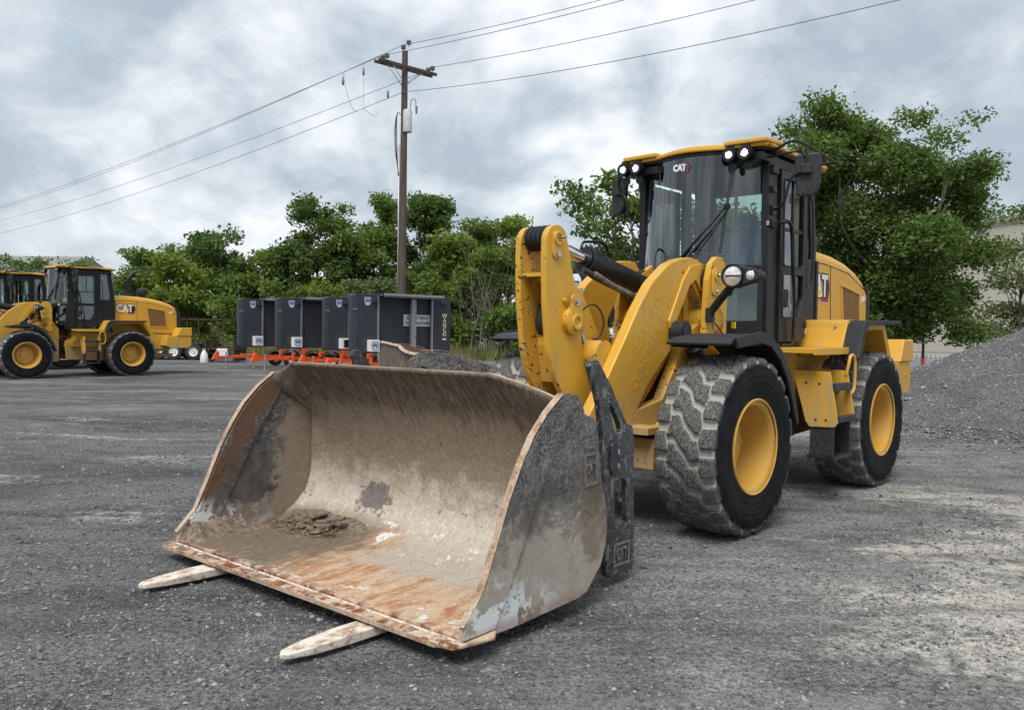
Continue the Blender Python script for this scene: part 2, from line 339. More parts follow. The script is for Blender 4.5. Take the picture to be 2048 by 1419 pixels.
# ------------------------------------------------------------------ mesh helpers
def link(name, me, m=None, parent=None):
    o = bpy.data.objects.new(name, me); COL.objects.link(o)
    if parent is not None: o.parent = parent
    if m is not None and me is not None:
        for k in (m if isinstance(m, (list, tuple)) else [m]): me.materials.append(k)
    return o
def tag(o, label=None, cat=None, group=None, kind=None):
    for k, v in (('label', label), ('category', cat), ('group', group), ('kind', kind)):
        if v: o[k] = v
    return o
def empty(name, loc=(0, 0, 0), rz=0, parent=None):
    o = link(name, None, None, parent); o.location = loc; o.rotation_euler = (0, 0, rz); o.empty_display_size = .3; return o

class MB:
    def __init__(s): s.v = []; s.f = []; s.sm = []; s.mi = []
    def add(s, vs, fs, smooth=False, mi=0):
        b = len(s.v); s.v += [tuple(v) for v in vs]
        for f in fs: s.f.append(tuple(i + b for i in f)); s.sm.append(smooth); s.mi.append(mi)
        return s
    def box(s, c, d, rot=None, mi=0):
        M = rot if rot is not None else Matrix.Identity(3)
        vs = [Vector(c) + M @ Vector((sx * d[0] / 2, sy * d[1] / 2, sz * d[2] / 2)) for sx in (-1, 1) for sy in (-1, 1) for sz in (-1, 1)]
        return s.add(vs, [(0, 1, 3, 2), (4, 6, 7, 5), (0, 4, 5, 1), (2, 3, 7, 6), (0, 2, 6, 4), (1, 5, 7, 3)], mi=mi)
    def bx(s, x0, x1, y0, y1, z0, z1, mi=0): return s.box(((x0 + x1) / 2, (y0 + y1) / 2, (z0 + z1) / 2), (abs(x1 - x0), abs(y1 - y0), abs(z1 - z0)), mi=mi)
    def prism(s, poly, v0, v1, ax=1, mi=0, hole=None):
        """poly in the two other axes, extruded along ax"""
        def p(a, b, c):
            return {0: (c, a, b), 1: (a, c, b), 2: (a, b, c)}[ax]
        k = len(poly)
        vs = [p(a, b, v0) for a, b in poly] + [p(a, b, v1) for a, b in poly]
        side = [(i, (i + 1) % k, (i + 1) % k + k, i + k) for i in range(k)]
        if hole is None:
            return s.add(vs, [tuple(range(k))[::-1], tuple(range(k, 2 * k))] + side, mi=mi)
        bm = bmesh.new()
        for c in (v0, v1):
            es = []
            for lp in [poly] + hole:
                q = [bm.verts.new(p(a, b, c)) for a, b in lp]
                es += [bm.edges.new((q[i], q[(i + 1) % len(q)])) for i in range(len(q))]
            bmesh.ops.triangle_fill(bm, edges=es, use_beauty=True)
        bm.verts.index_update(); V_ = [v.co.copy() for v in bm.verts]; F_ = [[v.index for v in f.verts] for f in bm.faces]; bm.free()
        s.add(V_, F_, mi=mi)
        for lp in [poly] + hole:
            k = len(lp); s.add([p(a, b, v0) for a, b in lp] + [p(a, b, v1) for a, b in lp], [(i, (i + 1) % k, (i + 1) % k + k, i + k) for i in range(k)], mi=mi)
        return s
    def tube(s, pts, r, n=10, cap=True, mi=0, smooth=True):
        P = [Vector(p) for p in pts]; rr = r if isinstance(r, (list, tuple)) else [r] * len(P)
        t = (P[1] - P[0]).normalized(); a = t.orthogonal().normalized(); rings = []
        for i, p in enumerate(P):
            t2 = ((P[min(i + 1, len(P) - 1)] - p).normalized() + (p - P[max(i - 1, 0)]).normalized())
            if t2.length < 1e-6: t2 = t.copy()
            t2.normalize(); a = (a - t2 * a.dot(t2)); a.normalize(); b = t2.cross(a)
            rings.append([p + (a * math.cos(2 * PI * k / n) + b * math.sin(2 * PI * k / n)) * rr[i] for k in range(n)]); t = t2
        vs = [q for rg in rings for q in rg]
        fs = [(i * n + k, i * n + (k + 1) % n, (i + 1) * n + (k + 1) % n, (i + 1) * n + k) for i in range(len(P) - 1) for k in range(n)]
        s.add(vs, fs, smooth, mi)
        if cap: s.add(rings[0], [tuple(range(n))[::-1]], False, mi); s.add(rings[-1], [tuple(range(n))], False, mi)
        return s
    def cyl(s, a, b, r, n=20, r2=None, mi=0): return s.tube([a, b], [r, r if r2 is None else r2], n, mi=mi)
    def lathe(s, prof, c=(0, 0, 0), ax=1, n=32, mi=0, closed=False):
        """prof list of (radius, along)"""
        vs = []
        for r, h in prof:
            for k in range(n):
                a = 2 * PI * k / n; x_, y_ = r * math.cos(a), r * math.sin(a)
                q = {0: (h, x_, y_), 1: (x_, h, y_), 2: (x_, y_, h)}[ax]
                vs.append((q[0] + c[0], q[1] + c[1], q[2] + c[2]))
        m_ = len(prof); fs = [(i * n + k, i * n + (k + 1) % n, ((i + 1) % m_) * n + (k + 1) % n, ((i + 1) % m_) * n + k) for i in range(m_ if closed else m_ - 1) for k in range(n)]
        return s.add(vs, fs, True, mi)
    def mesh(s, name='mesh'):
        me = bpy.data.meshes.new(name); me.from_pydata(s.v, [], s.f); me.update()
        me.polygons.foreach_set('use_smooth', s.sm); me.polygons.foreach_set('material_index', s.mi)
        bm = bmesh.new(); bm.from_mesh(me); bmesh.ops.remove_doubles(bm, verts=bm.verts, dist=1e-5)
        bmesh.ops.recalc_face_normals(bm, faces=bm.faces)
        for e in bm.edges:
            if len(e.link_faces) == 2 and e.calc_face_angle(0) > R(38): e.smooth = False
        bm.to_mesh(me); bm.free(); return me
    def build(s, name, m, parent=None, bev=0, seg=2):
        o = link(name, s.mesh(name), m, parent)
        if bev:
            b = o.modifiers.new('bevel', 'BEVEL'); b.width = bev; b.segments = seg; b.limit_method = 'ANGLE'; b.angle_limit = R(35); b.harden_normals = False
        return o
def npmesh(name, V_, F_, m=None, parent=None, attrs=None, smooth=False):
    me = bpy.data.meshes.new(name); V_ = np.asarray(V_, np.float32); F_ = np.asarray(F_, np.int32); k = F_.shape[1]
    me.vertices.add(len(V_)); me.vertices.foreach_set('co', V_.ravel())
    me.loops.add(F_.size); me.loops.foreach_set('vertex_index', F_.ravel())
    me.polygons.add(len(F_)); me.polygons.foreach_set('loop_start', np.arange(len(F_), dtype=np.int32) * k)
    me.polygons.foreach_set('loop_total', np.full(len(F_), k, np.int32))
    me.polygons.foreach_set('use_smooth', np.full(len(F_), smooth))
    for an, (dom, dat) in (attrs or {}).items():
        at = me.attributes.new(an, 'FLOAT', dom); at.data.foreach_set('value', np.asarray(dat, np.float32))
    me.update(); me.validate()
    return link(name, me, m, parent)
def smoothline(pts, it=2):
    P = [Vector(p) for p in pts]
    for _ in range(it):
        Q = [P[0]]
        for a, b in zip(P[:-1], P[1:]): Q += [a * .75 + b * .25, a * .25 + b * .75]
        P = Q + [P[-1]]
    return P
def poly_round(pts, it=2, r=.05):
    P = [Vector(p) for p in pts]; Q = []; k = len(P)
    for i in range(k):
        a, p, b = P[i - 1], P[i], P[(i + 1) % k]; d = min(r, .46 * (a - p).length, .46 * (b - p).length)
        s0 = p + (a - p).normalized() * d; s1 = p + (b - p).normalized() * d; m_ = 1 + 2 * it
        Q += [s0 * (1 - t) ** 2 + p * 2 * t * (1 - t) + s1 * t * t for t in [j / m_ for j in range(m_ + 1)]]
    return [tuple(p) for p in Q]
def text_mesh(txt, size, extrude=.002, offset=0.0, res=3):
    c = bpy.data.curves.new('lettering', 'FONT'); c.body = txt; c.size = size; c.extrude = extrude; c.offset = offset
    c.align_x = 'CENTER'; c.align_y = 'CENTER'; c.resolution_u = res
    o = bpy.data.objects.new('tmp', c); COL.objects.link(o); dg = bpy.context.evaluated_depsgraph_get(); dg.update()
    me = bpy.data.meshes.new_from_object(o.evaluated_get(dg)); bpy.data.objects.remove(o); me.materials.clear(); return me
def text(txt, size, m, parent, loc, xdir, ydir, extrude=.002, offset=0.0, name='lettering', sx=1.0):
    me = text_mesh(txt, size, extrude, offset)
    o = link(name, me, m, parent); X_ = Vector(xdir).normalized(); Y_ = Vector(ydir).normalized(); Z_ = X_.cross(Y_)
    M = Matrix((X_, Y_, Z_)).transposed().to_4x4() @ Matrix.Diagonal((sx, 1, 1, 1)); M.translation = Vector(loc); me.transform(M); return o
def vnoise(x, y, seed=0):
    """cheap smooth value noise, numpy"""
    xi = np.floor(x).astype(int); yi = np.floor(y).astype(int); fx = x - xi; fy = y - yi
    fx = fx * fx * (3 - 2 * fx); fy = fy * fy * (3 - 2 * fy)
    h = lambda a, b: (np.sin((a * 127.1 + b * 311.7 + seed * 74.7)) * 43758.5453) % 1.0
    return (h(xi, yi) * (1 - fx) + h(xi + 1, yi) * fx) * (1 - fy) + (h(xi, yi + 1) * (1 - fx) + h(xi + 1, yi + 1) * fx) * fy
def fbm(x, y, seed=0, o=4):
    s_ = 0; a = .5
    for k in range(o): s_ = s_ + a * vnoise(x * 2 ** k, y * 2 ** k, seed + k); a *= .5
    return s_

# ------------------------------------------------------------------ ground
def pile_h(x, y):
    r_ = np.hypot((x - 12.3), (y - 16.4) * 1.0); r_ = r_ + .35 * (fbm(x * .5, y * .5, 3) - .5) * 2
    h = np.clip(.425 * (6.0 - r_), 0, None); h = np.where(h > 2.2, 2.2 + (h - 2.2) * .35, h)
    return h
def ground_h(x, y):
    e = np.clip(1 - np.hypot(x - 2, y - 6) / 60, 0, 1)
    return ((fbm(x * .8, y * .8, 1) - .47) * .05 + (fbm(x * 6, y * 6, 7) - .47) * .014) * e - .004
gx = np.concatenate([-np.geomspace(400, 9, 60), np.arange(-8.9, 12, .05), np.geomspace(12.1, 400, 60)])
gy = np.concatenate([-np.geomspace(300, 1, 20), np.arange(-.9, 2, .2), np.arange(2.05, 13, .045), np.geomspace(13.1, 500, 90)])
GX, GY = np.meshgrid(gx, gy); V_ = np.stack([GX, GY, ground_h(GX, GY)], -1).reshape(-1, 3)
nx, ny = len(gx), len(gy); i_ = (np.arange(ny - 1)[:, None] * nx + np.arange(nx - 1)[None]).ravel()
g = npmesh('ground', V_, np.stack([i_, i_ + 1, i_ + nx + 1, i_ + nx], -1), GROUND, smooth=True); tag(g, 'dark grey crushed gravel yard with pale dusty patches', kind='structure')

OCT = np.array([(1, 0, 0), (-1, 0, 0), (0, 1, 0), (0, -1, 0), (0, 0, 1), (0, 0, -1)], float)
OF = np.array([(0, 2, 4), (2, 1, 4), (1, 3, 4), (3, 0, 4), (2, 0, 5), (1, 2, 5), (3, 1, 5), (0, 3, 5)])
def stones(name, P, size, m, parent=None, bright=.5):
    k = len(P); s_ = size[:, None, None]
    V_ = OCT[None] * rng.uniform(.55, 1.3, (k, 6, 1)) + rng.normal(0, .18, (k, 6, 3)); V_[:, :, 2] *= .7
    a = rng.uniform(0, 2 * PI, k); c, s2 = np.cos(a), np.sin(a)
    X_ = V_[:, :, 0] * c[:, None] - V_[:, :, 1] * s2[:, None]; Y_ = V_[:, :, 0] * s2[:, None] + V_[:, :, 1] * c[:, None]
    V_ = np.stack([X_, Y_, V_[:, :, 2]], -1) * s_ + P[:, None]
    F_ = (OF[None] + np.arange(k)[:, None, None] * 6).reshape(-1, 3)
    tone = np.repeat(np.clip(rng.beta(1.6, 2.6, k) * bright * 2, 0, 1), 8)
    return npmesh(name, V_.reshape(-1, 3), F_, m, parent, {'tone': ('FACE', tone)})
k = 75000
yy = 2.3 * (15 / 2.3) ** rng.random(k); xx = (rng.random(k) * 2 - 1) * .68 * yy
keep = rng.random(k) < .35 + .65 * (fbm(xx * 1.3, yy * 1.3, 5) > .45); xx, yy = xx[keep], yy[keep]
sz = rng.lognormal(-5.05, .42, len(xx)) * (.8 + yy * .055)
o = stones('loose_gravel', np.stack([xx, yy, ground_h(xx, yy) + sz * .2], -1), sz, STONE); tag(o, 'loose crushed stones scattered over the yard', kind='stuff')

# gravel pile
px_ = np.arange(5.2, 20, .07); py_ = np.arange(9.2, 24, .07); PX, PY = np.meshgrid(px_, py_)
H_ = pile_h(PX, PY); Zp = np.where(H_ > .0, H_ + (fbm(PX * 3, PY * 3, 9) - .5) * .10 * np.clip(H_ * 3, 0, 1), -.06)
nx, ny = len(px_), len(py_); i_ = (np.arange(ny - 1)[:, None] * nx + np.arange(nx - 1)[None]).ravel()
V_ = np.stack([PX, PY, Zp], -1).reshape(-1, 3); F_ = np.stack([i_, i_ + 1, i_ + nx + 1, i_ + nx], -1)
F_ = F_[(V_[F_][:, :, 2] > -.05).any(1)]
pile = npmesh('gravel_pile', V_, F_, PILE, smooth=True); tag(pile, 'tall heap of loose grey crushed gravel behind the parked loader at right', 'gravel pile')
k = 42000; a = rng.uniform(PI * .75, PI * 1.9, k); r_ = 6.1 * np.sqrt(rng.random(k)); xx = 12.3 + r_ * np.cos(a); yy = 16.4 + r_ * np.sin(a)
hh = pile_h(xx, yy); kp = hh > .02; xx, yy, hh = xx[kp], yy[kp], hh[kp]
o = stones('stone', np.stack([xx, yy, hh + (fbm(xx * 3, yy * 3, 9) - .5) * .10 * np.clip(hh * 3, 0, 1)], -1), np.where(rng.random(len(xx)) < .06, rng.lognormal(-3.7, .3, len(xx)), rng.lognormal(-4.5, .4, len(xx))), STONE, pile, .55); o['kind'] = 'stuff'

k = 5000; a = rng.uniform(PI * .75, PI * 1.9, k); r_ = 5.7 + rng.exponential(.55, k); xx = 12.3 + r_ * np.cos(a); yy = 16.4 + r_ * np.sin(a)
o = stones('spilled_gravel', np.stack([xx, yy, np.maximum(ground_h(xx, yy), pile_h(xx, yy)) + .01], -1), rng.lognormal(-4.0, .4, k), STONE, None, .55); tag(o, 'crushed stones spilled around the foot of the gravel heap', kind='stuff')

# ------------------------------------------------------------------ buildings
wb = empty('warehouse_building', (35.5, 60, 0), R(90 + 14)); tag(wb, 'tall cream warehouse wall behind the gravel pile with a thin roof cornice', 'building')
m = MB()
for k in range(9):           # tilt-up concrete panels, 6 m wide, stacked in three courses, joints recessed
    x0 = -34 + k * 6
    for (z0, z1) in ((-.3, 2.9), (2.93, 6.3), (6.33, 9.9)):
        p_ = MB().bx(x0 + .02, x0 + 5.98, 0.0, .12, z0, z1).build('wall_panel', WALLM, wb)
MB().bx(-34, 20, -.35, -.002, -.3, 9.9).build('wall', WALLM, wb); m = MB(); m.bx(-34.2, 20.2, -.4, .30, 9.9, 10.25); m.bx(-34.2, 20.2, -.4, .22, 9.72, 9.897); m.build('cornice', plain('tan_cornice', (.38, .33, .27), .8), wb)
fb = empty('far_building', (-60, 95, 0), 0); tag(fb, 'long low building with a grey roof far behind the left machines', 'building')
MB().bx(-30, 5, 0, 20, 0, 7.4).build('wall', WALLM, fb); MB().prism([(-1, 7.4), (10, 10.2), (21, 7.4)], -31, 6, ax=0).build('roof', PROOF, fb)

# ------------------------------------------------------------------ trees
def leaves(name, blobs, n, leaf, m, parent, sub=16, cl=.33, hang=.0):
    B = np.array(blobs, float); wgt = B[:, 3] ** 2; wgt /= wgt.sum()
    bi = rng.choice(len(B), max(len(B), n // sub), p=wgt); b = B[bi]
    dr = rng.normal(size=(len(bi), 3)); dr /= np.linalg.norm(dr, axis=1)[:, None]
    C_ = b[:, :3] + dr * (b[:, 3] * rng.random(len(bi)) ** .40)[:, None] * np.array([1, 1, .85])
    tc = np.clip(rng.normal(.42, .22, len(bi)) , 0, 1)
    P = np.repeat(C_, sub, 0) + np.clip(rng.normal(size=(len(bi) * sub, 3)), -1.5, 1.5) * cl * np.array([1, 1, .55]); k = len(P)
    nrm = rng.normal(size=(k, 3)) + np.array([0, 0, .9]); nrm /= np.linalg.norm(nrm, axis=1)[:, None]
    a = np.cross(nrm, rng.normal(size=(k, 3))); a /= np.linalg.norm(a, axis=1)[:, None]; b_ = np.cross(nrm, a)
    L_ = (leaf * rng.uniform(.45, 1.35, k))[:, None]; 
    V_ = np.stack([P + a * L_, P + b_ * L_ * .45 + nrm * L_ * .15, P - a * L_ * .8, P - b_ * L_ * .45 + nrm * L_ * .15], 1).reshape(-1, 3)
    tone = np.clip(np.repeat(tc, sub) * .65 + rng.random(k) * .4 , 0, 1)
    return npmesh(name, V_, np.arange(k * 4).reshape(-1, 4), m, parent, {'tone': ('FACE', tone)})
def trunk(parent, blobs, base_r, h0, seed, m=BARK, nb=14, lean=0.0):
    rd = random.Random(seed); mb = MB()
    top = max(b[2] for b in blobs); cz = h0
    pl = smoothline([(0, 0, -.2), (lean * .4, .05, h0 * .5), (lean, .1, h0), (lean * 1.3, .1, h0 + (top - h0) * .6)]); mb.tube(pl, [base_r * (1 - .8 * i / len(pl)) for i in range(len(pl))], 8)
    for b in sorted(blobs, key=lambda b: -b[3])[:nb] + rd.sample(list(blobs), min(len(blobs), nb // 2)):
        s0 = Vector((lean, .1, h0 * rd.uniform(.7, 1.1) + rd.random() * (top - h0) * .3)); e = Vector(b[:3])
        if e.z < s0.z: s0.z = max(.5, e.z - .6)
        mid_ = s0.lerp(e, .5) + Vector((rd.uniform(-.3, .3), rd.uniform(-.3, .3), -.15 * (e - s0).length * .5))
        e = s0.lerp(e, .72)
        pl = smoothline([s0, mid_, e], 2); mb.tube(pl, [base_r * .22 * (1 - .93 * i / len(pl)) for i in range(len(pl))], 6)
        for q in range(3):
            t_ = e + Vector((rd.uniform(-1, 1), rd.uniform(-1, 1), rd.uniform(-.4, 1))) * b[3] * .85
            mb.tube([mid_.lerp(e, rd.uniform(.2, .9)), t_], [base_r * .12, base_r * .03], 5)
    return mb.build('trunk', m, parent)
def at(px, Y): return (px - 1024) / 1646.66 * Y
def pz(px, py, Y): return 1.6395 - (py - 659.6 - (px - 1024) * .0135) / 1646.66 * Y
def tree_px(name, label, group, Y, cx, bl, n, leaf, m, base_r, h0, seed, dy=1.2, sub=16, cl=.33, cat='tree', nb=14, lean=0, bark=None):
    rd = random.Random(seed); X0 = at(cx, Y); t = empty(name, (X0, Y, 0)); tag(t, label, cat, group)
    B = [(at(x, Y) - X0, rd.uniform(-dy, dy), pz(x, y, Y), r * Y / 1646.66 * .90) for x, y, r in bl]
    trunk(t, B, base_r, h0, seed, bark or BARK, nb, lean); leaves('crown', B, n, leaf, m, t, sub, cl); return t
def hedge_blobs(cx, top, hw, base=705, seed=0, k=26):
    rd = random.Random(seed); out = []
    for i in range(k):
        f = rd.random() ** .8; y = base - (base - top) * f
        wd = hw * (1.0 if f < .55 else math.sqrt(max(.05, 1 - ((f - .55) / .5) ** 2)))
        r_ = rd.uniform(.20, .38) * hw * (1.0 if f < .7 else .75)
        out.append((cx + rd.uniform(-1, 1) * max(0, wd - r_ * .6), max(y, top + r_), r_))
    return out
T1 = [(1613, 238, 34), (1578, 264, 22), (1650, 272, 44), (1695, 262, 44), (1745, 278, 40), (1775, 262, 18), (1590, 330, 46), (1680, 340, 72), (1755, 345, 60), (1800, 335, 28), (1640, 420, 72), (1715, 440, 72),
      (1845, 312, 32), (1862, 360, 44), (1822, 405, 48), (1905, 352, 32), (1955, 352, 28), (1972, 338, 14), (1925, 398, 38), (1892, 440, 46), (1950, 438, 28), (1800, 490, 66), (1700, 520, 74), (1870, 520, 54), (1930, 512, 36), (1955, 540, 14),
      (1760, 590, 74), (1850, 600, 62), (1920, 590, 48), (1945, 625, 24), (1800, 650, 42), (1870, 650, 40), (1925, 662, 34), (1955, 672, 16), (1886, 268, 9), (1905, 252, 17), (1932, 270, 13), (1892, 262, 9), (1990, 440, 11), (2018, 432, 12), (2040, 418, 12), (1650, 610, 72), (1590, 480, 50), (1580, 580, 60), (1720, 660, 50), (1610, 300, 30), (1780, 560, 60), (1790, 620, 50), (1765, 660, 44), (1740, 600, 55), (1820, 640, 45), (1800, 580, 50)]
tree_px('broadleaf_tree', 'big dark green broadleaf tree rising right behind the cab of the near loader', None, 24, 1770, T1, 125000, .078, LEAF_R, .30, 2.4, 3, 1.5, 14, .25, nb=22)
T2 = [(1215, 372, 26), (1150, 396, 18), (1125, 392, 12), (1180, 415, 26), (1232, 432, 30), (1140, 420, 14), (1250, 490, 32), (1200, 470, 24), (1240, 535, 34), (1170, 455, 16), (1300, 430, 46), (1390, 450, 54), (1480, 455, 56), (1310, 520, 46), (1420, 530, 54), (1520, 520, 54), (1225, 560, 40), (1330, 600, 60), (1500, 610, 60), (1260, 400, 24), (1205, 505, 22)]
tree_px('broadleaf_tree', 'sparse broadleaf tree showing to the left of the near loader cab', None, 22, 1350, T2, 17000, .095, LEAF_R, .2, 2.2, 9, 1.2, 12, .22, nb=18)
T3 = [(2030, 500, 22), (1992, 505, 20), (2000, 560, 26), (2040, 560, 28), (1992, 620, 24), (2035, 620, 30), (2010, 668, 26), (2048, 690, 30), (1985, 665, 18), (2060, 470, 24), (2080, 560, 40), (2090, 640, 40)]
tree_px('broadleaf_tree', 'small airy tree with thin leaves in front of the cream warehouse wall', None, 34, 2040, T3, 4200, .12, LEAF_G, .12, 2.0, 10, .8, 12, .3, nb=12)
HT = [  # cx, top, halfwidth, depth, leaf material, leaves, label
    (28, 518, 75, 78, LEAF_D, 4500, 'dark tree at the far left edge behind the left loaders'),
    (150, 520, 45, 74, LEAF_M, 1500, 'thin pale tree top above the roof of the second loader cab'),
    (300, 507, 68, 58, LEAF_M, 7500, 'rounded green tree right of the exhaust of the left loader'),
    (360, 520, 60, 53, LEAF_L, 6500, 'low yellow green tree above the empty flatbed trailer'),
    (432, 470, 80, 57, LEAF_D, 9500, 'tall dark green tree left of the grey sign trailers'),
    (382, 498, 60, 60, LEAF_M, 7000, 'mid green tree between two darker crowns left of the sign trailers'),
    (530, 506, 62, 56, LEAF_M, 8000, 'low green tree above the leftmost sign trailer'),
    (633, 409, 92, 55, LEAF_D, 11500, 'tall airy dark tree left of the utility pole with sky showing through it'),
    (715, 470, 55, 54, LEAF_M, 7000, 'bushy tree tucked between the airy tree and the utility pole'),
    (768, 404, 52, 57, LEAF_M, 8500, 'narrow tall tree just left of the utility pole'),
    (857, 402, 72, 55, LEAF_D, 10500, 'tall pointed tree just right of the utility pole'),
    (905, 478, 48, 50, LEAF_L, 7500, 'bright yellow green vine covered bush right of the utility pole'),
    (950, 452, 62, 56, LEAF_M, 8500, 'green tree behind the twiggy bush'),
    (1015, 445, 58, 53, LEAF_L, 8500, 'fresh green tree immediately left of the raised yellow lever'),
    (1085, 500, 62, 52, LEAF_M, 6500, 'dark green tree seen between the lever and the lift arm'),
    (1180, 540, 62, 52, LEAF_D, 6000, 'dark tree hidden low behind the lift arm'),
]
for i, (cx, top, hw, Y_, m_, nl, lb) in enumerate(HT):
    bl = hedge_blobs(cx, top, hw, 700, 40 + i, 34 if nl > 6000 else 22)
    bl += [(cx + random.uniform(-.5, .5) * hw, top + random.uniform(0, .12) * hw, hw * .10) for _ in range(7)]
    tree_px('background_tree', lb, 'trees along the back of the yard', Y_, cx, bl, int(nl * 2.8), .165, m_, .22, 2.5, 70 + i, 2.2, 12, .42, nb=8)
def bush(px, Y_, hw, top, m_, nl, lb, seed, cat='bush', twig=0):
    t = tree_px('bush', lb, 'bushes along the back of the yard', Y_, px, hedge_blobs(px, top, hw, 712, seed, 12), nl, .15, m_, .07, .6, seed, 1.0, 10, .32, cat, 8)
    if twig:
        mb = MB(); rd = random.Random(seed)
        for q in range(twig):
            x0 = rd.uniform(-1, 1); h_ = rd.uniform(2.5, 6.4); lx = rd.uniform(-1.6, 1.6)
            P = [Vector((x0 + lx * f ** 1.6 + rd.uniform(-.1, .1), rd.uniform(-1, 0), h_ * f)) for f in (0, .25, .5, .75, 1)]
            mb.tube(P, [.035, .03, .022, .014, .006], 4)
            for s_ in range(5):
                p = P[rd.randint(1, 4)]; mb.tube([p, p + Vector((rd.uniform(-.9, .9), rd.uniform(-.4, .2), rd.uniform(.2, .9)))], [.014, .004], 3)
        mb.build('twigs', plain('dry_twig', (.17, .15, .12), .9), t)
    return t
for a in [(480, 50, 60, 590, LEAF_M, 3600, 'leafy bush behind the flatbed trailer tail'), (560, 49, 60, 560, LEAF_M, 3600, 'green bush rising over the first sign trailer'), (655, 49, 62, 560, LEAF_L, 4200, 'lighter green bush over the second sign trailer'), (740, 48, 60, 545, LEAF_G, 4200, 'pale leaved bush over the third sign trailer'), (830, 48, 50, 530, LEAF_M, 3600, 'bush at the foot of the utility pole')]: bush(*a, seed=int(a[0]))
bush(975, 46, 55, 500, LEAF_M, 8000, 'grey twiggy half bare bush at the right of the sign trailers', 5, twig=30)
bush(1020, 45, 45, 600, LEAF_M, 2600, 'low bush behind the far front tyre of the near loader', 6)
# weeds
k = 9000; xx = rng.uniform(-22, 4, k); yy = rng.uniform(43.5, 47, k); kk = rng.random(k) < (fbm(xx * .5, yy, 3) > .42); xx, yy = xx[kk], yy[kk]; k = len(xx)
h_ = rng.uniform(.25, 1.0, k); a = rng.uniform(0, PI, k); dx, dy_ = np.cos(a) * .035, np.sin(a) * .035; lx = rng.normal(0, .15, k)
V_ = np.stack([np.stack([xx - dx, yy - dy_, 0 * xx], -1), np.stack([xx + dx, yy + dy_, 0 * xx], -1), np.stack([xx + lx, yy, h_], -1)], 1).reshape(-1, 3)
o = npmesh('weeds', V_, np.arange(3 * k).reshape(-1, 3), GRASS, None, {'tone': ('FACE', rng.random(k))}); tag(o, 'tall dry weeds along the foot of the tree line', kind='stuff')

# ------------------------------------------------------------------ wheel loader (local: x forward, y left, z up)
def tyre_mesh(nt=432, nw=46, Rt=.742, Rr=.372, hw=.262, dep=.038, NP=20):
    sh = []
    for t in np.linspace(-1, 1, nw): sh.append((t, hw * .93 * t, Rt - dep - .020 * t * t, 0))
    side = [(1.06, hw * .985, Rt - dep - .050), (1.13, hw * 1.02, Rt - dep - .085), (None, hw * 1.045, Rt - .150), (None, hw * 1.05, Rt - .19), (None, hw * 1.045, Rt - .225), (None, hw * 1.03, Rt - .262), (None, hw * .985, Rt - .328), (None, hw * .985, Rt - .335), (None, hw * .955, Rt - .350), (None, hw * .90, Rr - .004), (None, hw * .80, Rr - .03)]
    ss = [(None, hw * (1.05 - .02 * abs(i / 16 - .3)) - .012 * (i / 16) ** 2 + (.0035 if (i in (1, 5, 6, 9, 13)) else 0), Rt - .145 - i * .011) for i in range(17)]
    side = side[:2] + ss + side[-5:]
    rows = [(1 if q[0] is None else q[0], q[1], q[2], 1) for q in side]
    prof = [(-q[0], -q[1], q[2], q[3]) for q in rows[::-1]] + sh + rows
    T = np.array([q[0] for q in prof]); W = np.array([q[1] for q in prof]); RR = np.array([q[2] for q in prof]); SD = np.array([q[3] for q in prof], float)
    th = np.arange(nt) * 2 * PI / nt; TH, TT = np.meshgrid(th, T, indexing='ij'); s_ = TH * NP / (2 * PI)
    at_ = np.abs(TT)
    # centre lugs: zigzag grooves across; shoulder blocks: shifted half a pitch; wavy ring groove between them
    zig = .62 * np.tanh(TT * 3.4) - .34 * TT + .04 * np.sin(TT * 13 + s_ * 2)
    dc = np.abs(((s_ - zig) % 1.0) - .5); gc = .5 - dc                      # distance to groove line, in pitch
    sgn = np.sign(TT)
    ds = np.abs(((s_ - .62 * sgn * .95 + .34 * TT + .42 - .30 * sgn * (at_ - .55)) % 1.0) - .5); gs = .5 - ds
    ringp = .56 + .05 * np.sin(s_ * 2 * PI + 1.2 * sgn)
    dr = np.abs(at_ - ringp)
    pitch = 2 * PI * Rt / NP
    fc = np.minimum((gc * pitch) - .027, (ringp - at_) * hw - .006); fs = np.minimum(gs * pitch * .95 - .030, (at_ - ringp) * hw - .006)
    f = np.where(at_ < ringp, fc, fs); H = np.clip(f / .009, 0, 1); H = H * H * (3 - 2 * H)
    # a few half worn lugs and chipping
    H = H * (1 - .12 * (vnoise(TT * 9, s_ * 3, 4) > .72))
    G_ = np.where(at_ > 1.0, 0, 1)
    fade = np.where(at_ > 1.0, np.clip(1 - (at_ - 1.0) / .16, 0, 1), 1.0); fade[:, SD > .5] *= (at_[:, SD > .5] > 1.0)
    H = H * fade
    Rd = RR[None] + H * dep + (vnoise(TT * 14, s_ * 6, 8) - .5) * .003
    bul = np.where(SD > .5, 0, 1)[None] * (H * .004) * np.sign(TT)
    X_ = Rd * np.sin(TH); Z_ = Rd * np.cos(TH); Yv = W[None] + bul
    # flat contact patch
    low = -(Rt - .027); Zc = np.where(Z_ < low, low + (Z_ - low) * .15, Z_)
    V_ = np.stack([X_, Yv + 0 * X_, Zc], -1).reshape(-1, 3); m_ = len(T)
    a = np.arange(nt); b = (a + 1) % nt; j = np.arange(m_ - 1)
    F_ = np.stack([(a[:, None] * m_ + j), (a[:, None] * m_ + j + 1), (b[:, None] * m_ + j + 1), (b[:, None] * m_ + j)], -1).reshape(-1, 4)
    side_a = np.tile(np.where((SD > .5) & (np.abs(T) <= 1.0), 1.0, 0.0), (nt, 1)); side_a[:, (SD > .5) & (np.abs(T) > 1.0)] = .6; side_a = side_a * np.where((at_ > 1.0) & (at_ < 1.1), 1 - H * .75, 1)
    return V_, F_, ((1 - H) * G_).ravel(), side_a.ravel()
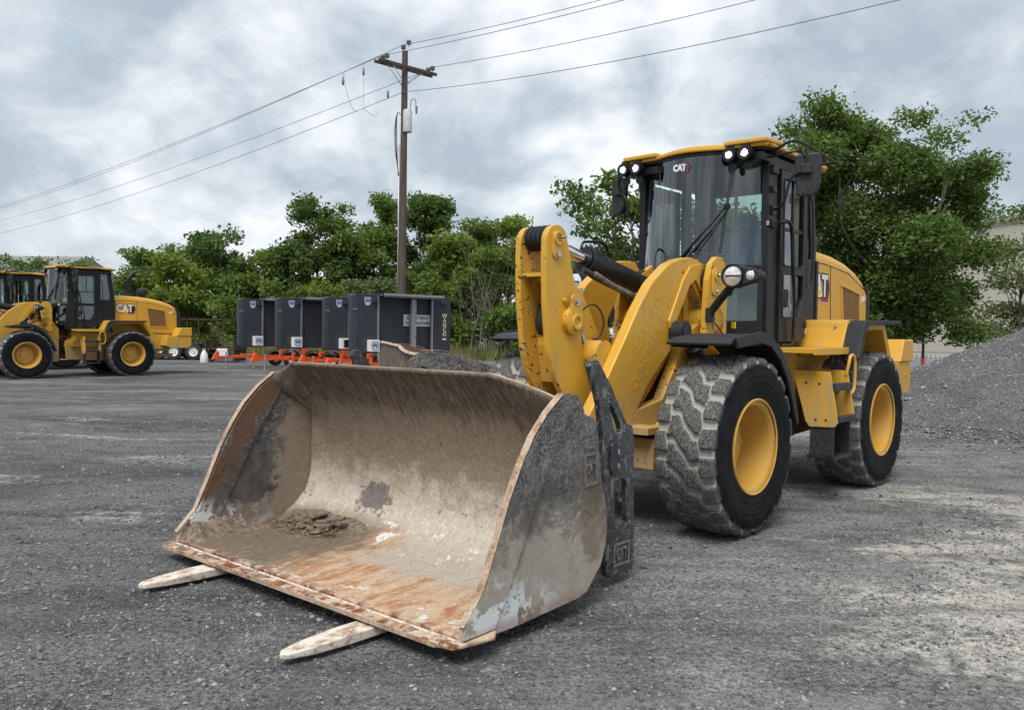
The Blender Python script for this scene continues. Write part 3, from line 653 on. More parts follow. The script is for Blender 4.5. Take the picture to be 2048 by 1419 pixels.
TV, TF, TG, TS = tyre_mesh()
rim_prof = [(.372, .262), (.385, .268), (.392, .262), (.392, .250), (.372, .242), (.352, .240), (.345, .236), (.345, .225), (.335, .220), (.325, .10), (.318, -.03), (.312, -.042), (.290, -.046), (.262, -.05), (.262, -.03), (.235, -.02), (.232, .01), (.13, .02), (.125, .045), (.06, .05), (.0, .05)]
def build_wheel(root, u, side, tyre_me=None, rim_me=None):
    wh = empty('wheel', (u, side * 1.01, .722), 0 if side > 0 else PI, root)
    if tyre_me is None:
        ty = npmesh('tyre', TV, TF, TYRE, wh, {'groove': ('POINT', TG), 'side': ('POINT', TS)}, True)
    else: ty = link('tyre', tyre_me, None, wh)
    ty.rotation_euler = (0, random.random() * 2 * PI * 0, 0)
    if rim_me is None:
        mb = MB(); mb.lathe([(r_, h_) for r_, h_ in rim_prof], n=72)
        mb.lathe([(.36, -.24), (.30, -.2), (.30, -.06), (.312, -.042)], n=48)
        for k in range(16):
            a = 2 * PI * k / 16; c = Vector((.276 * math.cos(a), -.046, .276 * math.sin(a))); mb.cyl(c, c + Vector((0, .035, 0)), .019, 6)
        for k in range(6):
            a = 2 * PI * k / 6; c = Vector((.185 * math.cos(a), .014, .185 * math.sin(a))); mb.cyl(c, c + Vector((0, .022, 0)), .016, 6)
        rim = mb.build('rim', YR, wh)
    else: rim = link('rim', rim_me, None, wh)
    v = MB().tube([(.27, .08, -.17), (.30, .17, -.17), (.315, .20, -.175)], .008, 6).build('valve_stem', STEEL, wh)
    return ty.data, rim.data

def arc(cx, cz, r, a0, a1, k): return [(cx + r * math.cos(R(a0 + (a1 - a0) * i / k)), cz + r * math.sin(R(a0 + (a1 - a0) * i / k))) for i in range(k + 1)]
def sheet(profile, v0, v1, th, mb, nv=1, mi=0):
    """thick sheet following a (u,z) profile, between two v values"""
    P = [Vector((a, b)) for a, b in profile]; off = []
    for i, p in enumerate(P):
        t = (P[min(i + 1, len(P) - 1)] - P[max(i - 1, 0)]).normalized(); off.append(p + Vector((-t.y, t.x)) * th)
    mb.prism([tuple(p) for p in P] + [tuple(p) for p in off[::-1]], v0, v1, mi=mi); return mb

def wheel_loader(loc, ang, label, lit):
    L = empty('wheel_loader', loc, ang); tag(L, label, 'wheel loader', 'yellow wheel loaders parked in the yard')
    tm = rm = None
    for u in (1.525, -1.525):
        for s in (1, -1): tm, rm = build_wheel(L, u, s, tm, rm)
    # ---- axles and front frame
    for u in (1.525, -1.525):
        mb = MB(); mb.tube([(u, -.80, .72), (u, -.45, .72), (u, -.2, .72), (u, .2, .72), (u, .45, .72), (u, .80, .72)], [.15, .16, .24, .24, .16, .15], 20)
        mb.build('axle', YC, L)
    mb = MB()
    for s in (1, -1):
        mb.prism([(2.02, .52), (2.10, .78), (1.95, .98), (1.55, 1.05), (1.15, 1.62), (.95, 1.72), (.55, 1.72), (.40, 1.5), (.40, .50), (1.0, .46)], s * .40, s * .30)
        mb.prism([(1.02, 1.62), (.98, 2.12), (.93, 2.27), (.83, 2.345), (.73, 2.345), (.66, 2.28), (.62, 2.12), (.62, 1.62)], s * .515, s * .455)   # outer tower plate
        mb.prism([(.95, 1.62), (.95, 2.2), (.75, 2.3), (.6, 2.1), (.5, 1.62)], s * .285, s * .235)
    mb.bx(.42, 1.9, -.30, .30, .55, .60); mb.bx(1.2, 2.05, -.30, .30, .78, .84); mb.bx(.42, .50, -.3, .3, .6, 1.70)
    mb.prism([(1.98, .84), (1.20, 1.64), (1.12, 1.60), (1.90, .82)], -.30, .30)
    mb.prism([(1.20, 1.62), (.9, 1.98), (.5, 1.98), (.5, 1.6)], -.22, .22)
    mb.cyl((.70, .235, 1.52), (.70, .515, 1.52), .10); mb.cyl((.80, -.515, 1.75), (.80, .515, 1.75), .13, 24)
    mb.build('front_frame', YC, L, .006)
    mb = MB(); mb.bx(1.9, 2.12, -.62, .62, .80, .86); mb.bx(1.2, 1.9, .40, .66, .78, .84); mb.bx(1.2, 1.9, -.66, -.40, .78, .84); mb.build('front_deck_plate', Y, L, .004)
    mb = MB(); mb.bx(1.25, 2.0, -.6, .6, .50, .76); mb.build('front_axle_beam', YC, L, .01)
    # ---- lift arms
    armp = [(.80, 2.02), (.83, 2.20), (.95, 2.305), (1.13, 2.325), (1.31, 2.295), (1.48, 2.24), (1.75, 2.06), (1.95, 1.84), (2.14, 1.58), (2.37, 1.28), (2.62, .98), (2.86, .66), (3.08, .42),
            (3.10, .26), (2.98, .17), (2.82, .24), (2.60, .46), (2.30, .66), (2.02, .88), (1.77, 1.20), (1.55, 1.38), (1.40, 1.50), (1.34, 1.62), (1.42, 1.72), (1.30, 1.90), (1.20, 2.06), (1.08, 2.10), (.98, 1.98), (.88, 1.93)]
    for s in (1, -1):
        mb = MB(); mb.prism(poly_round(armp, 1), s * .30, s * .40); a = mb.build('lift_arm', Y, L, .010)
        fl = [(.82, 2.2), (.95, 2.28), (1.15, 2.24), (1.28, 2.10), (1.40, 1.90), (1.50, 1.74), (1.46, 1.60), (1.36, 1.56), (1.33, 1.64), (1.38, 1.74), (1.26, 1.9), (1.16, 2.06), (1.05, 2.12), (.95, 2.02), (.86, 2.04)]
        MB().prism(fl, s * .401, s * .425).build('arm_flange', Y, a, .006)
        # upper pin, lift cylinder
        mb = MB(); mb.cyl((.86, s * .24, 2.13), (.86, s * .45, 2.13), .12, 24); mb.build('pivot_boss', BKM, a)
        mb = MB(); mb.prism(poly_round([(.93, 1.98), (.93, 2.22), (.80, 2.24), (.78, 1.98)], 2), s * .516, s * .535); mb.cyl((.86, s * .52, 2.16), (.86, s * .545, 2.16), .05, 16); mb.build('pin_cap', Y, a, .003)
        mb = MB(); mb.cyl((.86, s * .535, 2.02), (.86, s * .55, 2.02), .018, 6); mb.cyl((.86, s * .54, 2.17), (.86, s * .575, 2.17), .014, 8); mb.build('pin_bolt', STEEL, a)
        mb = MB(); mb.cyl((.62, s * .52, .95), (1.12, s * .48, 1.48), .075, 20); mb.cyl((1.12, s * .48, 1.48), (1.16, s * .48, 1.52), .085, 20); mb.cyl((1.39, s * .41, 1.64), (1.39, s * .53, 1.64), .10, 24); mb.cyl((1.39, s * .53, 1.64), (1.39, s * .545, 1.64), .055, 16); lc = mb.build('lift_cylinder', BKM, L, .003)
        MB().cyl((1.14, s * .48, 1.5), (1.36, s * .46, 1.64), .04, 16).build('rod', CHROME, lc)
        if s > 0:
            for q_, tx in ((0, 'GREAT HILLS'), (.19, 'CONSTRUCTORS')): text(tx, .13, LETTER, a, (1.80 - q_ * .72 + .05, .4015, 1.66 - q_ * .50), (-.60, 0, .80), (.80, 0, .60), .0004, .004)
    # ---- cross tube with lever bracket
    mb = MB(); mb.cyl((2.28, -.30, 1.44), (2.28, .30, 1.44), .125, 32); ct = mb.build('cross_tube', YC, L)
    mb = MB()
    for s in (1, -1): mb.prism([(2.12, 1.38), (2.08, 1.62), (2.34, 1.98), (2.46, 2.00), (2.60, 1.80), (2.58, 1.56), (2.44, 1.30)], s * .055, s * .090)
    mb.bx(2.1, 2.4, -.055, .055, 1.40, 1.56); mb.build('lever_bracket', YC, L, .004)
    # ---- tilt lever: two plates
    lev = [(2.82, 2.455), (2.88, 2.38), (2.885, 2.18), (2.87, 1.84), (2.82, 1.46), (2.75, 1.27), (2.62, 1.10), (2.46, .99), (2.28, .93), (2.16, .97), (2.15, 1.13), (2.24, 1.19), (2.34, 1.31), (2.40, 1.46), (2.42, 1.66), (2.45, 1.85), (2.53, 2.07), (2.61, 2.33), (2.64, 2.43), (2.72, 2.475)]
    tl = empty('tilt_lever', (0, 0, 0), 0, L)
    for s in (1, -1):
        MB().prism(poly_round(lev, 1), s * .105, s * .16).build('lever_plate', YE if s < 0 else Y, tl, .006)
        if s > 0:
            # worn front edge of the near plate
            ed = [(2.885, 2.30), (2.882, 2.18), (2.868, 1.84), (2.82, 1.50), (2.75, 1.29), (2.62, 1.115)]
            mb = MB(); sheet([(a - .004, b) for a, b in ed], .112, .153, -.008, mb); mb.build('worn_edge', YE, tl)
    mb = MB(); mb.bx(2.66, 2.86, -.105, .105, 2.06, 2.09); mb.prism([(2.47, 1.30), (2.60, 1.22), (2.66, 1.52), (2.62, 2.06), (2.56, 2.06), (2.56, 1.54)], -.105, .105); mb.build('lever_web', YC, tl, .004)
    mb = MB(); mb.cyl((2.75, -.105, 2.37), (2.75, .105, 2.37), .085, 24)
    for v in (-.09, -.045, 0, .045, .09): mb.lathe([(.085, v - .012), (.1, v - .006), (.1, v + .006), (.085, v + .012)], (2.75, 0, 2.37), n=24)
    mb.build('rod_eye', BKM, tl)
    mb = MB(); mb.prism(poly_round([(2.81, 2.42), (2.81, 2.20), (2.70, 2.20), (2.70, 2.42)], 2), .16, .178); mb.lathe([(.055, .178), (.055, .19), (.035, .19), (.03, .17)], (2.755, 0, 2.36), n=24); mb.build('pin_cap', Y, tl, .003)
    mb = MB(); mb.cyl((2.757, .178, 2.235), (2.757, .195, 2.235), .022, 6); mb.tube([(2.75, .17, 2.36), (2.73, .24, 2.372)], .010, 8); mb.cyl((2.56, .212, 1.87), (2.56, .228, 1.87), .032, 20); mb.cyl((2.56, .228, 1.87), (2.56, .24, 1.87), .018, 6); mb.build('pin_bolt', STEEL, tl)
    mb = MB(); mb.lathe([(.0, .16), (.115, .16), (.115, .205), (.10, .213), (0, .213)], (2.56, 0, 1.72), n=32)
    mb.prism(poly_round([(2.63, 1.93), (2.63, 1.64), (2.49, 1.64), (2.49, 1.93)], 2), .205, .224); mb.lathe([(.065, .22), (.065, .236), (.045, .238), (.032, .232), (.032, .20)], (2.56, 0, 1.71), n=24); mb.cyl((2.56, -.16, 1.72), (2.56, .2, 1.72), .10, 24); mb.cyl((2.65, .16, 1.88), (2.65, .185, 1.88), .022, 12); mb.build('pivot_boss', YC, tl, .003)
    MB().lathe([(.10, -.10), (.15, -.09), (.155, -.02), (.15, .05), (.10, .07)], (2.56, 0, 1.72), n=32).build('boot', RUB, tl)
    # tilt link
    mb = MB(); mb.prism([(2.20, 1.12), (2.14, 1.02), (2.22, .94), (3.02, .76), (3.10, .84), (3.04, .92)], -.08, .08); mb.prism(poly_round([(2.20, 1.12), (2.12, 1.02), (2.20, .95), (2.28, 1.04)], 2), .161, .20)
    tk = mb.build('tilt_link', YC, L, .006); MB().cyl((2.20, .2, 1.04), (2.20, .212, 1.04), .022, 6).build('pin_bolt', STEEL, tk)
    # ---- tilt cylinder
    a = Vector((2.75, 0, 2.37)); b = Vector((1.16, 0, 2.035)); dirv = (b - a).normalized()
    mb = MB(); c0 = a + dirv * .62; mb.cyl(c0, b - dirv * .0, .096, 32); mb.cyl(c0 - dirv * .03, c0 + dirv * .10, .115, 32); mb.cyl(c0 - dirv * .05, c0, .085, 32); mb.cyl(c0 + dirv * .20, c0 + dirv * .22, .101, 24)
    tc = mb.build('tilt_cylinder', BK, L, .003)
    MB().cyl(a, c0, .052, 24).build('rod', CHROME, tc)
    mb = MB(); mb.lathe([(.02, .10), (.10, .10), (.11, .12), (.11, .19), (.09, .21), (0, .21)], (1.16, 0, 2.035), n=24); mb.lathe([(.02, -.10), (.10, -.10), (.11, -.12), (.11, -.19), (.09, -.21), (0, -.21)], (1.16, 0, 2.035), n=24); mb.build('cylinder_end', Y, tc)
    mb = MB()
    mb.tube(smoothline([c0 + Vector((.06, .04, -.10)), c0 + Vector((-.05, .07, -.16)), c0 + Vector((-.5, .11, -.27)), c0 + Vector((-.8, .12, -.36)), (1.15, .14, 1.80)]), .027, 10)
    mb.tube(smoothline([c0 + Vector((.02, .09, -.12)), c0 + Vector((-.15, .13, -.2)), c0 + Vector((-.45, .17, -.30)), c0 + Vector((-.62, .15, -.42)), (1.38, .10, 1.60)]), .027, 10)
    mb.build('hose', HOSE, tc)
    mb = MB(); mb.tube([c0 + Vector((.12, .05, -.09)), c0 + Vector((-.1, .10, -.17))], .026, 10); mb.build('hose_sleeve', RUB, tc)
    mb = MB(); q = c0 + Vector((-.62, .14, -.30)); mb.box(q, (.06, .08, .09)); mb.box(q + Vector((.0, .05, .06)), (.08, .03, .03)); mb.build('hose_clamp', GALV, tc, .004)
    mb = MB(); mb.tube(smoothline([(2.50, .12, 1.62), (2.40, .14, 1.82), (2.22, .16, 1.88), (2.10, .17, 1.72), (2.14, .14, 1.58), (2.22, .13, 1.57)]), .008, 8); mb.build('sensor_cable', RUB, L)
    mb = MB(); mb.box((2.38, .12, 1.67), (.04, .03, .13), Matrix.Rotation(.35, 3, 'Y')); mb.box((2.40, .13, 1.70), (.06, .03, .05)); mb.cyl((2.36, .12, 1.62), (2.35, .15, 1.52), .015, 8); mb.build('sensor_bracket', GALV, L, .003)
    MB().box((2.33, .05, 1.96), (.07, .06, .07)).build('grease_fitting', GALV, L, .003)
    for k in range(4):
        v_ = .20 - .05 * k; MB().tube(smoothline([(1.10, v_, 1.78), (1.0, v_ + .02, 1.95 + .03 * k), (.75, v_, 2.02 + .02 * k), (.45, v_ - .04, 1.85), (.35, v_, 1.5)]), .017, 8).build('hydraulic_hose', RUB, L)
    for s in (1, -1): MB().tube(smoothline([(.62, s * .34, 1.0), (.75, s * .42, 1.25), (.95, s * .36, 1.45), (1.2, s * .30, 1.70)]), .015, 8).build('hydraulic_hose', HOSE, L)
    # ---- quick coupler
    mb = MB()
    for s in (1, -1): mb.prism([(3.0, .10), (3.20, .10), (3.24, .95), (3.10, 1.02), (2.98, .80), (2.93, .30)], s * .27, s * .20)
    for s in (1, -1): mb.prism([(3.0, .10), (3.20, .10), (3.24, .60), (3.00, .52), (2.93, .30)], s * .50, s * .43)
    mb.bx(3.12, 3.22, -.5, .5, .82, .94); mb.cyl((3.0, -.5, .34), (3.0, .5, .34), .06); mb.bx(3.12, 3.20, -.5, .5, .12, .22); mb.build('quick_coupler', Y, L, .006)
    # ---- front fenders
    fp = [(2.00, 1.56), (1.90, 1.60), (1.50, 1.635), (1.30, 1.60), (1.10, 1.48), (.92, 1.28), (.80, 1.06), (.72, .84)]
    for s in (1, -1):
        mb = MB(); sheet(fp[:4] + fp[4:], s * .70, s * 1.26, .022, mb); 
        mb.prism([(1.93, 1.60), (1.50, 1.655), (1.30, 1.62), (1.10, 1.50), (.92, 1.30), (.80, 1.08), (.72, .86), (.76, .84), (.85, 1.03), (.97, 1.24), (1.13, 1.42), (1.31, 1.53), (1.50, 1.56), (1.90, 1.52)], s * 1.26, s * 1.285)
        mb.prism([(1.93, 1.60), (1.30, 1.61), (1.30, 1.50), (1.90, 1.52)], s * .70, s * .685)
        fd = mb.build('front_fender', BKM, L, .005)
        MB().bx(1.2, 1.8, s * .72, s * 1.2, 1.535, 1.56).build('fender_bracket', BROWNST, fd)
    # ---- rear frame
    mb = MB()
    for s in (1, -1):
        mb.prism([(.20, .55), (.25, 1.1), (-.1, 1.45), (-1.0, 1.5), (-3.2, 1.45), (-3.2, .95), (-2.6, .72), (-2.2, .55), (-.9, .5)], s * .44, s * .38)
    mb.bx(-3.2, -.1, -.38, .38, .62, .7); mb.bx(-3.0, -2.1, -.5, .5, .85, 1.34); mb.bx(-2.0, -.9, -.47, .47, 1.05, 1.50)
    mb.bx(-.75, .08, -.62, .62, .95, 1.48); mb.build('rear_frame', Y, L, .008)
    mb = MB(); mb.cyl((0.05, 0, .55), (0.05, 0, 1.5), .12, 20); mb.bx(-.3, .40, -.25, .25, .6, .72); mb.bx(-.1, .40, -.25, .25, 1.3, 1.45)
    for k in range(5): mb.tube(smoothline([(.45, .12 + .05 * k, .9 + .1 * k), (.2, .30 + .04 * k, .85 + .1 * k), (-.1, .2 + .05 * k, .95 + .08 * k)]), .022, 8)
    mb.build('articulation_joint', BROWNST, L)
    # ---- platform and steps on both sides
    for s in (1, -1):
        mb = MB(); mb.bx(-.74, .14, s * .66, s * 1.16, 1.455, 1.505); mb.bx(-.74, .14, s * 1.16, s * 1.19, 1.44, 1.51); mb.build('side_platform', Y, L, .005)
        mb = MB(); mb.prism([(.02, 1.44), (.02, 1.30), (.35, .98), (-.3, 1.3), (-.6, 1.44)], s * .66, s * .69); mb.build('platform_gusset', Y, L)
        st = MB(); st.prism([(1.29 - .0, -.0)] * 0 or [(.88, 1.29), (1.25, 1.28), (1.335, .80), (1.30, .755), (1.06, .745), (1.02, .80)], -.075, -.055, ax=0) if s > 0 else st.prism([(-a, b) for a, b in [(.88, 1.29), (1.25, 1.28), (1.335, .80), (1.30, .755), (1.06, .745), (1.02, .80)]], -.075, -.055, ax=0)
        sp = st.build('step_panel', Y, L, .004)
        st = MB()
        pl = [(.92, 1.29), (1.25, 1.28), (1.335, .80), (1.30, .755), (1.10, .745), (1.04, .80)]
        st.prism([(s * a, b) for a, b in pl], -.52, -.50, ax=0); sp2 = st.build('step_panel', Y, L, .004)
        mb = MB(); mb.bx(-.50, -.075, s * .95, s * 1.20, 1.12, 1.15); mb.bx(-.50, -.075, s * 1.02, s * 1.28, .80, .83); mb.build('step_tread', BKM, L, .004)
        MB().bx(-.50, -.06, s * 1.24, s * 1.30, 1.10, 1.17).build('step_grip', BKW, L, .006); MB().bx(-.50, -.06, s * 1.30, s * 1.345, .80, .86).build('step_grip', BKW, L, .006)
        for u_ in (-.095, -.515): MB().bx(u_, u_ + .025, s * 1.06, s * 1.29, .478, .80).build('rubber_strap', RUB, L, .003)
        mb = MB(); mb.bx(-.53, -.05, s * 1.04, s * 1.31, .44, .475); mb.build('bottom_step', BKW, L, .004)
        mb = MB(); mb.tube(poly_tube([(-.50, s * 1.24, 1.05), (-.62, s * 1.26, 1.05), (-.68, s * 1.26, 1.12), (-.68, s * 1.26, 1.38), (-.62, s * 1.26, 1.44), (-.54, s * 1.26, 1.43), (-.50, s * 1.26, 1.34), (-.50, s * 1.24, 1.24)]), .016, 10); mb.build('grab_handle', Y, L)
        for k, (v_, z_) in enumerate([(1.02, 1.17), (1.15, 1.165), (1.12, .82), (1.22, .82)]): MB().cyl((-.056, s * v_, z_), (-.050, s * v_, z_), .012, 6).build('bolt', BROWNST, sp)
        # rear fender: sloped yellow box in front, black plastic edge
        mb = MB(); mb.prism([(-.66, 1.505), (-.80, 1.745), (-.86, 1.775), (-1.92, 1.80), (-2.22, 1.36), (-2.30, 1.36), (-2.30, 1.30), (-2.14, 1.30), (-1.88, 1.70), (-1.0, 1.68), (-.82, 1.505)], s * .50, s * 1.13); rf = mb.build('rear_fender', Y, L, .006)
        mb = MB(); mb.prism([(-.66, 1.40), (-.80, 1.74), (-.87, 1.785), (-1.95, 1.80), (-2.0, 1.76), (-.98, 1.74), (-.86, 1.66), (-.76, 1.40)], s * 1.132, s * 1.30); mb.build('fender_flare', BKM, rf, .008)
        mb = MB(); mb.prism([(-.775, 1.70), (-.80, 1.76), (-.86, 1.79), (-1.0, 1.794), (-1.0, 1.75), (-.84, 1.742)], s * .52, s * 1.12); mb.build('fender_lip', Y, rf, .003)
        for v_ in (.62, 1.02): MB().cyl((-.765, s * v_, 1.73), (-.755, s * v_, 1.735), .015, 6).build('bolt', STEEL, rf)
        MB().box((-.706, s * .70, 1.67), (.004, .075, .055), Matrix.Rotation(-.42, 3, 'Y')).build('decal', WHITE, rf)
    # ---- hood
    us = np.array([-1.14, -1.35, -1.7, -2.1, -2.5, -2.85, -3.1, -3.24, -3.30]); ztop = np.array([2.60, 2.615, 2.62, 2.60, 2.55, 2.47, 2.38, 2.30, 2.20]); hw = np.array([.50, .505, .51, .51, .505, .50, .49, .475, .455])
    ns = 14; Vs = []; 
    for u, zt, h in zip(us, ztop, hw):
        ring = [(h, 1.40 if u > -3.0 else 1.40), (h, 1.7), (h, zt - .155), (h - .004, zt - .150)]
        for k in range(ns + 1):
            a = PI / 2 * k / ns; ring.append((h - .012 - .115 * (1 - math.cos(a)) if k < ns else 0, zt - .145 + .125 * math.sin(a)))
        ring[-1] = (h - .16, zt - .02); ring.append((.18, zt)); ring.append((0, zt + .004))
        full = ring + [(-a, b) for a, b in ring[::-1][1:]]; Vs.append([(u, a, b) for a, b in full])
    mb = MB(); kk = len(Vs[0]); flat = [v for rg in Vs for v in rg]
    mb.add(flat, [(i * kk + j, i * kk + j + 1, (i + 1) * kk + j + 1, (i + 1) * kk + j) for i in range(len(Vs) - 1) for j in range(kk - 1)], True)
    mb.add(Vs[0], [tuple(range(kk))]); mb.add(Vs[-1], [tuple(range(kk))[::-1]])
    hd = mb.build('hood', Y, L)
    mb = MB(); mb.prism([(-3.302, 1.40), (-3.302, 2.16), (-3.28, 2.27), (-3.32, 2.27), (-3.40, 2.12), (-3.42, 1.40)], -.47, .47); mb.build('radiator_guard', BKM, L, .01)
    for s in (1, -1):
        mb = MB(); mb.prism([(-2.28, 2.22), (-2.86, 2.14), (-2.93, 1.62), (-2.38, 1.62)], s * .500, s * .512); mb.build('grille', GRILLE, hd)
        fr = [(-2.25, 2.25), (-2.89, 2.16), (-2.97, 1.59), (-2.36, 1.59)]; mb = MB()
        mb.prism(fr, s * .504, s * .524, hole=[[(-2.28, 2.22), (-2.86, 2.14), (-2.93, 1.62), (-2.38, 1.62)]]); mb.build('grille_frame', Y, hd, .003)
        mb = MB(); mb.tube([(-1.92, s * .511, 2.44), (-1.95, s * .512, 1.8), (-1.97, s * .511, 1.45)], .005, 6); mb.tube([(-1.14, s * .502, 2.435), (-1.7, s * .509, 2.455), (-2.5, s * .505, 2.39), (-3.1, s * .490, 2.22)], .006, 6); mb.build('panel_seam', BROWNST, hd)
        # emblem: white letters with black outline, yellow triangle and red hexagon
        xd = (-1, 0, 0) if s > 0 else (1, 0, 0); xc = -1.60
        hexo = [(.14, .145), (.245, .145), (.315, .02), (.245, -.155), (.05, -.155), (.03, -.115), (.14, -.10)]
        mb = MB(); mb.prism([(xc - a, 2.17 + b) for a, b in [(.12, .155), (.252, .155), (.328, .02), (.252, -.168), (.03, -.168), (.02, -.10), (.12, -.05)]], s * .5125, s * .5145); mb.build('emblem_outline', WHITE, hd)
        mb = MB(); mb.prism([(xc - a, 2.17 + b) for a, b in [(.12, .147), (.248, .147), (.318, .02), (.248, -.158), (.04, -.158), (.03, -.10), (.12, -.05)]], s * .5148, s * .5165); mb.build('emblem_hexagon', RED, hd)
        mb = MB(); mb.prism([(xc - a, 2.17 + b) for a, b in [(.12, .115), (.222, .115), (.275, .02), (.215, -.118), (.05, -.118), (.12, -.05)]], s * .5168, s * .5185); mb.build('emblem_core', BK, hd)
        text('CAT', .34, BK, hd, (xc + .05, s * .5190, 2.185), xd, (0, 0, 1), .0005, .030, sx=.80)
        text('CAT', .34, WHITE, hd, (xc + .05, s * .5205, 2.185), xd, (0, 0, 1), .0005, .013, sx=.80)
        q = xc + .045; mb = MB(); mb.prism([(q + .075, 2.062), (q - .075, 2.062), (q, 2.15)], s * .5213, s * .5225); mb.build('emblem_triangle', STICK, hd)
        text('938M', .085, WHITE, hd, (-3.06, s * .493, 2.09), xd, (0, 0, 1), .001, .004)
        MB().bx(-3.21, -3.185, s * .484, s * .4925, 2.055, 2.12).build('decal', RED, hd)
    MB().bx(-2.62, -2.44, .440, .444, 1.46, 1.56).build('decal', STICK, L)
    for k in range(4): MB().bx(-2.40 - .10 * k, -2.495 - .10 * k, .441, .4445, 1.385, 1.43).build('reflector_tape', WHITE if k % 2 == 0 else RED, L)
    # ---- counterweight
    mb = MB(); mb.prism([(-2.72, .98), (-2.78, 1.30), (-3.52, 1.30), (-3.60, 1.26), (-3.60, .98), (-3.50, .90), (-2.9, .90)], -.94, .94); cw = mb.build('counterweight', Y, L, .012)
    mb = MB()
    for s in (1, -1): mb.prism([(-3.10, 1.304), (-3.24, 1.585), (-3.60, 1.585), (-3.62, 1.304)], s * .46, s * .96)
    mb.bx(-3.6, -3.42, -.46, .46, 1.0, 1.56); mb.build('counterweight_wing', Y, cw, .015)
    for s in (1, -1): MB().cyl((-3.40, s * .94, 1.14), (-3.40, s * .95, 1.14), .022, 12).build('reflector', AMBER, cw)
    # ---- exhaust and pre-cleaner
    mb = MB(); mb.tube(smoothline([(-1.85, 0, 2.58), (-1.85, 0, 3.0), (-1.85, 0, 3.15), (-1.92, 0, 3.27), (-2.02, 0, 3.38)]), .065, 20); mb.lathe([(.0, 2.60), (.11, 2.60), (.11, 2.66), (.07, 2.70)], (-1.85, 0, 0), ax=2, n=20); mb.build('exhaust_stack', BK, L)
    mb = MB(); mb.lathe([(.10, 2.58), (.10, 2.68), (.17, 2.70), (.185, 2.78), (.16, 2.86), (.08, 2.90), (0, 2.905)], (-2.32, 0, 0), ax=2, n=24); mb.build('air_precleaner', BKM, L)
    mb = MB(); mb.tube(poly_tube([(-1.25, .34, 2.6), (-1.25, .34, 2.78), (-1.9, .34, 2.76), (-1.9, .34, 2.58)]), .014, 8); mb.build('hood_rail', BK, L)
    MB().tube(poly_tube([(.93, -1.0, 1.62), (.93, -1.0, 2.2), (.93, -1.0, 2.56), (.80, -1.0, 2.58), (.45, -1.0, 2.60), (.42, -1.0, 2.3), (.42, -1.0, 1.60)]), .015, 8).build('side_handrail', BK, L)
    cab_parts(L, lit); return L

def poly_tube(p): return smoothline(p, 2)

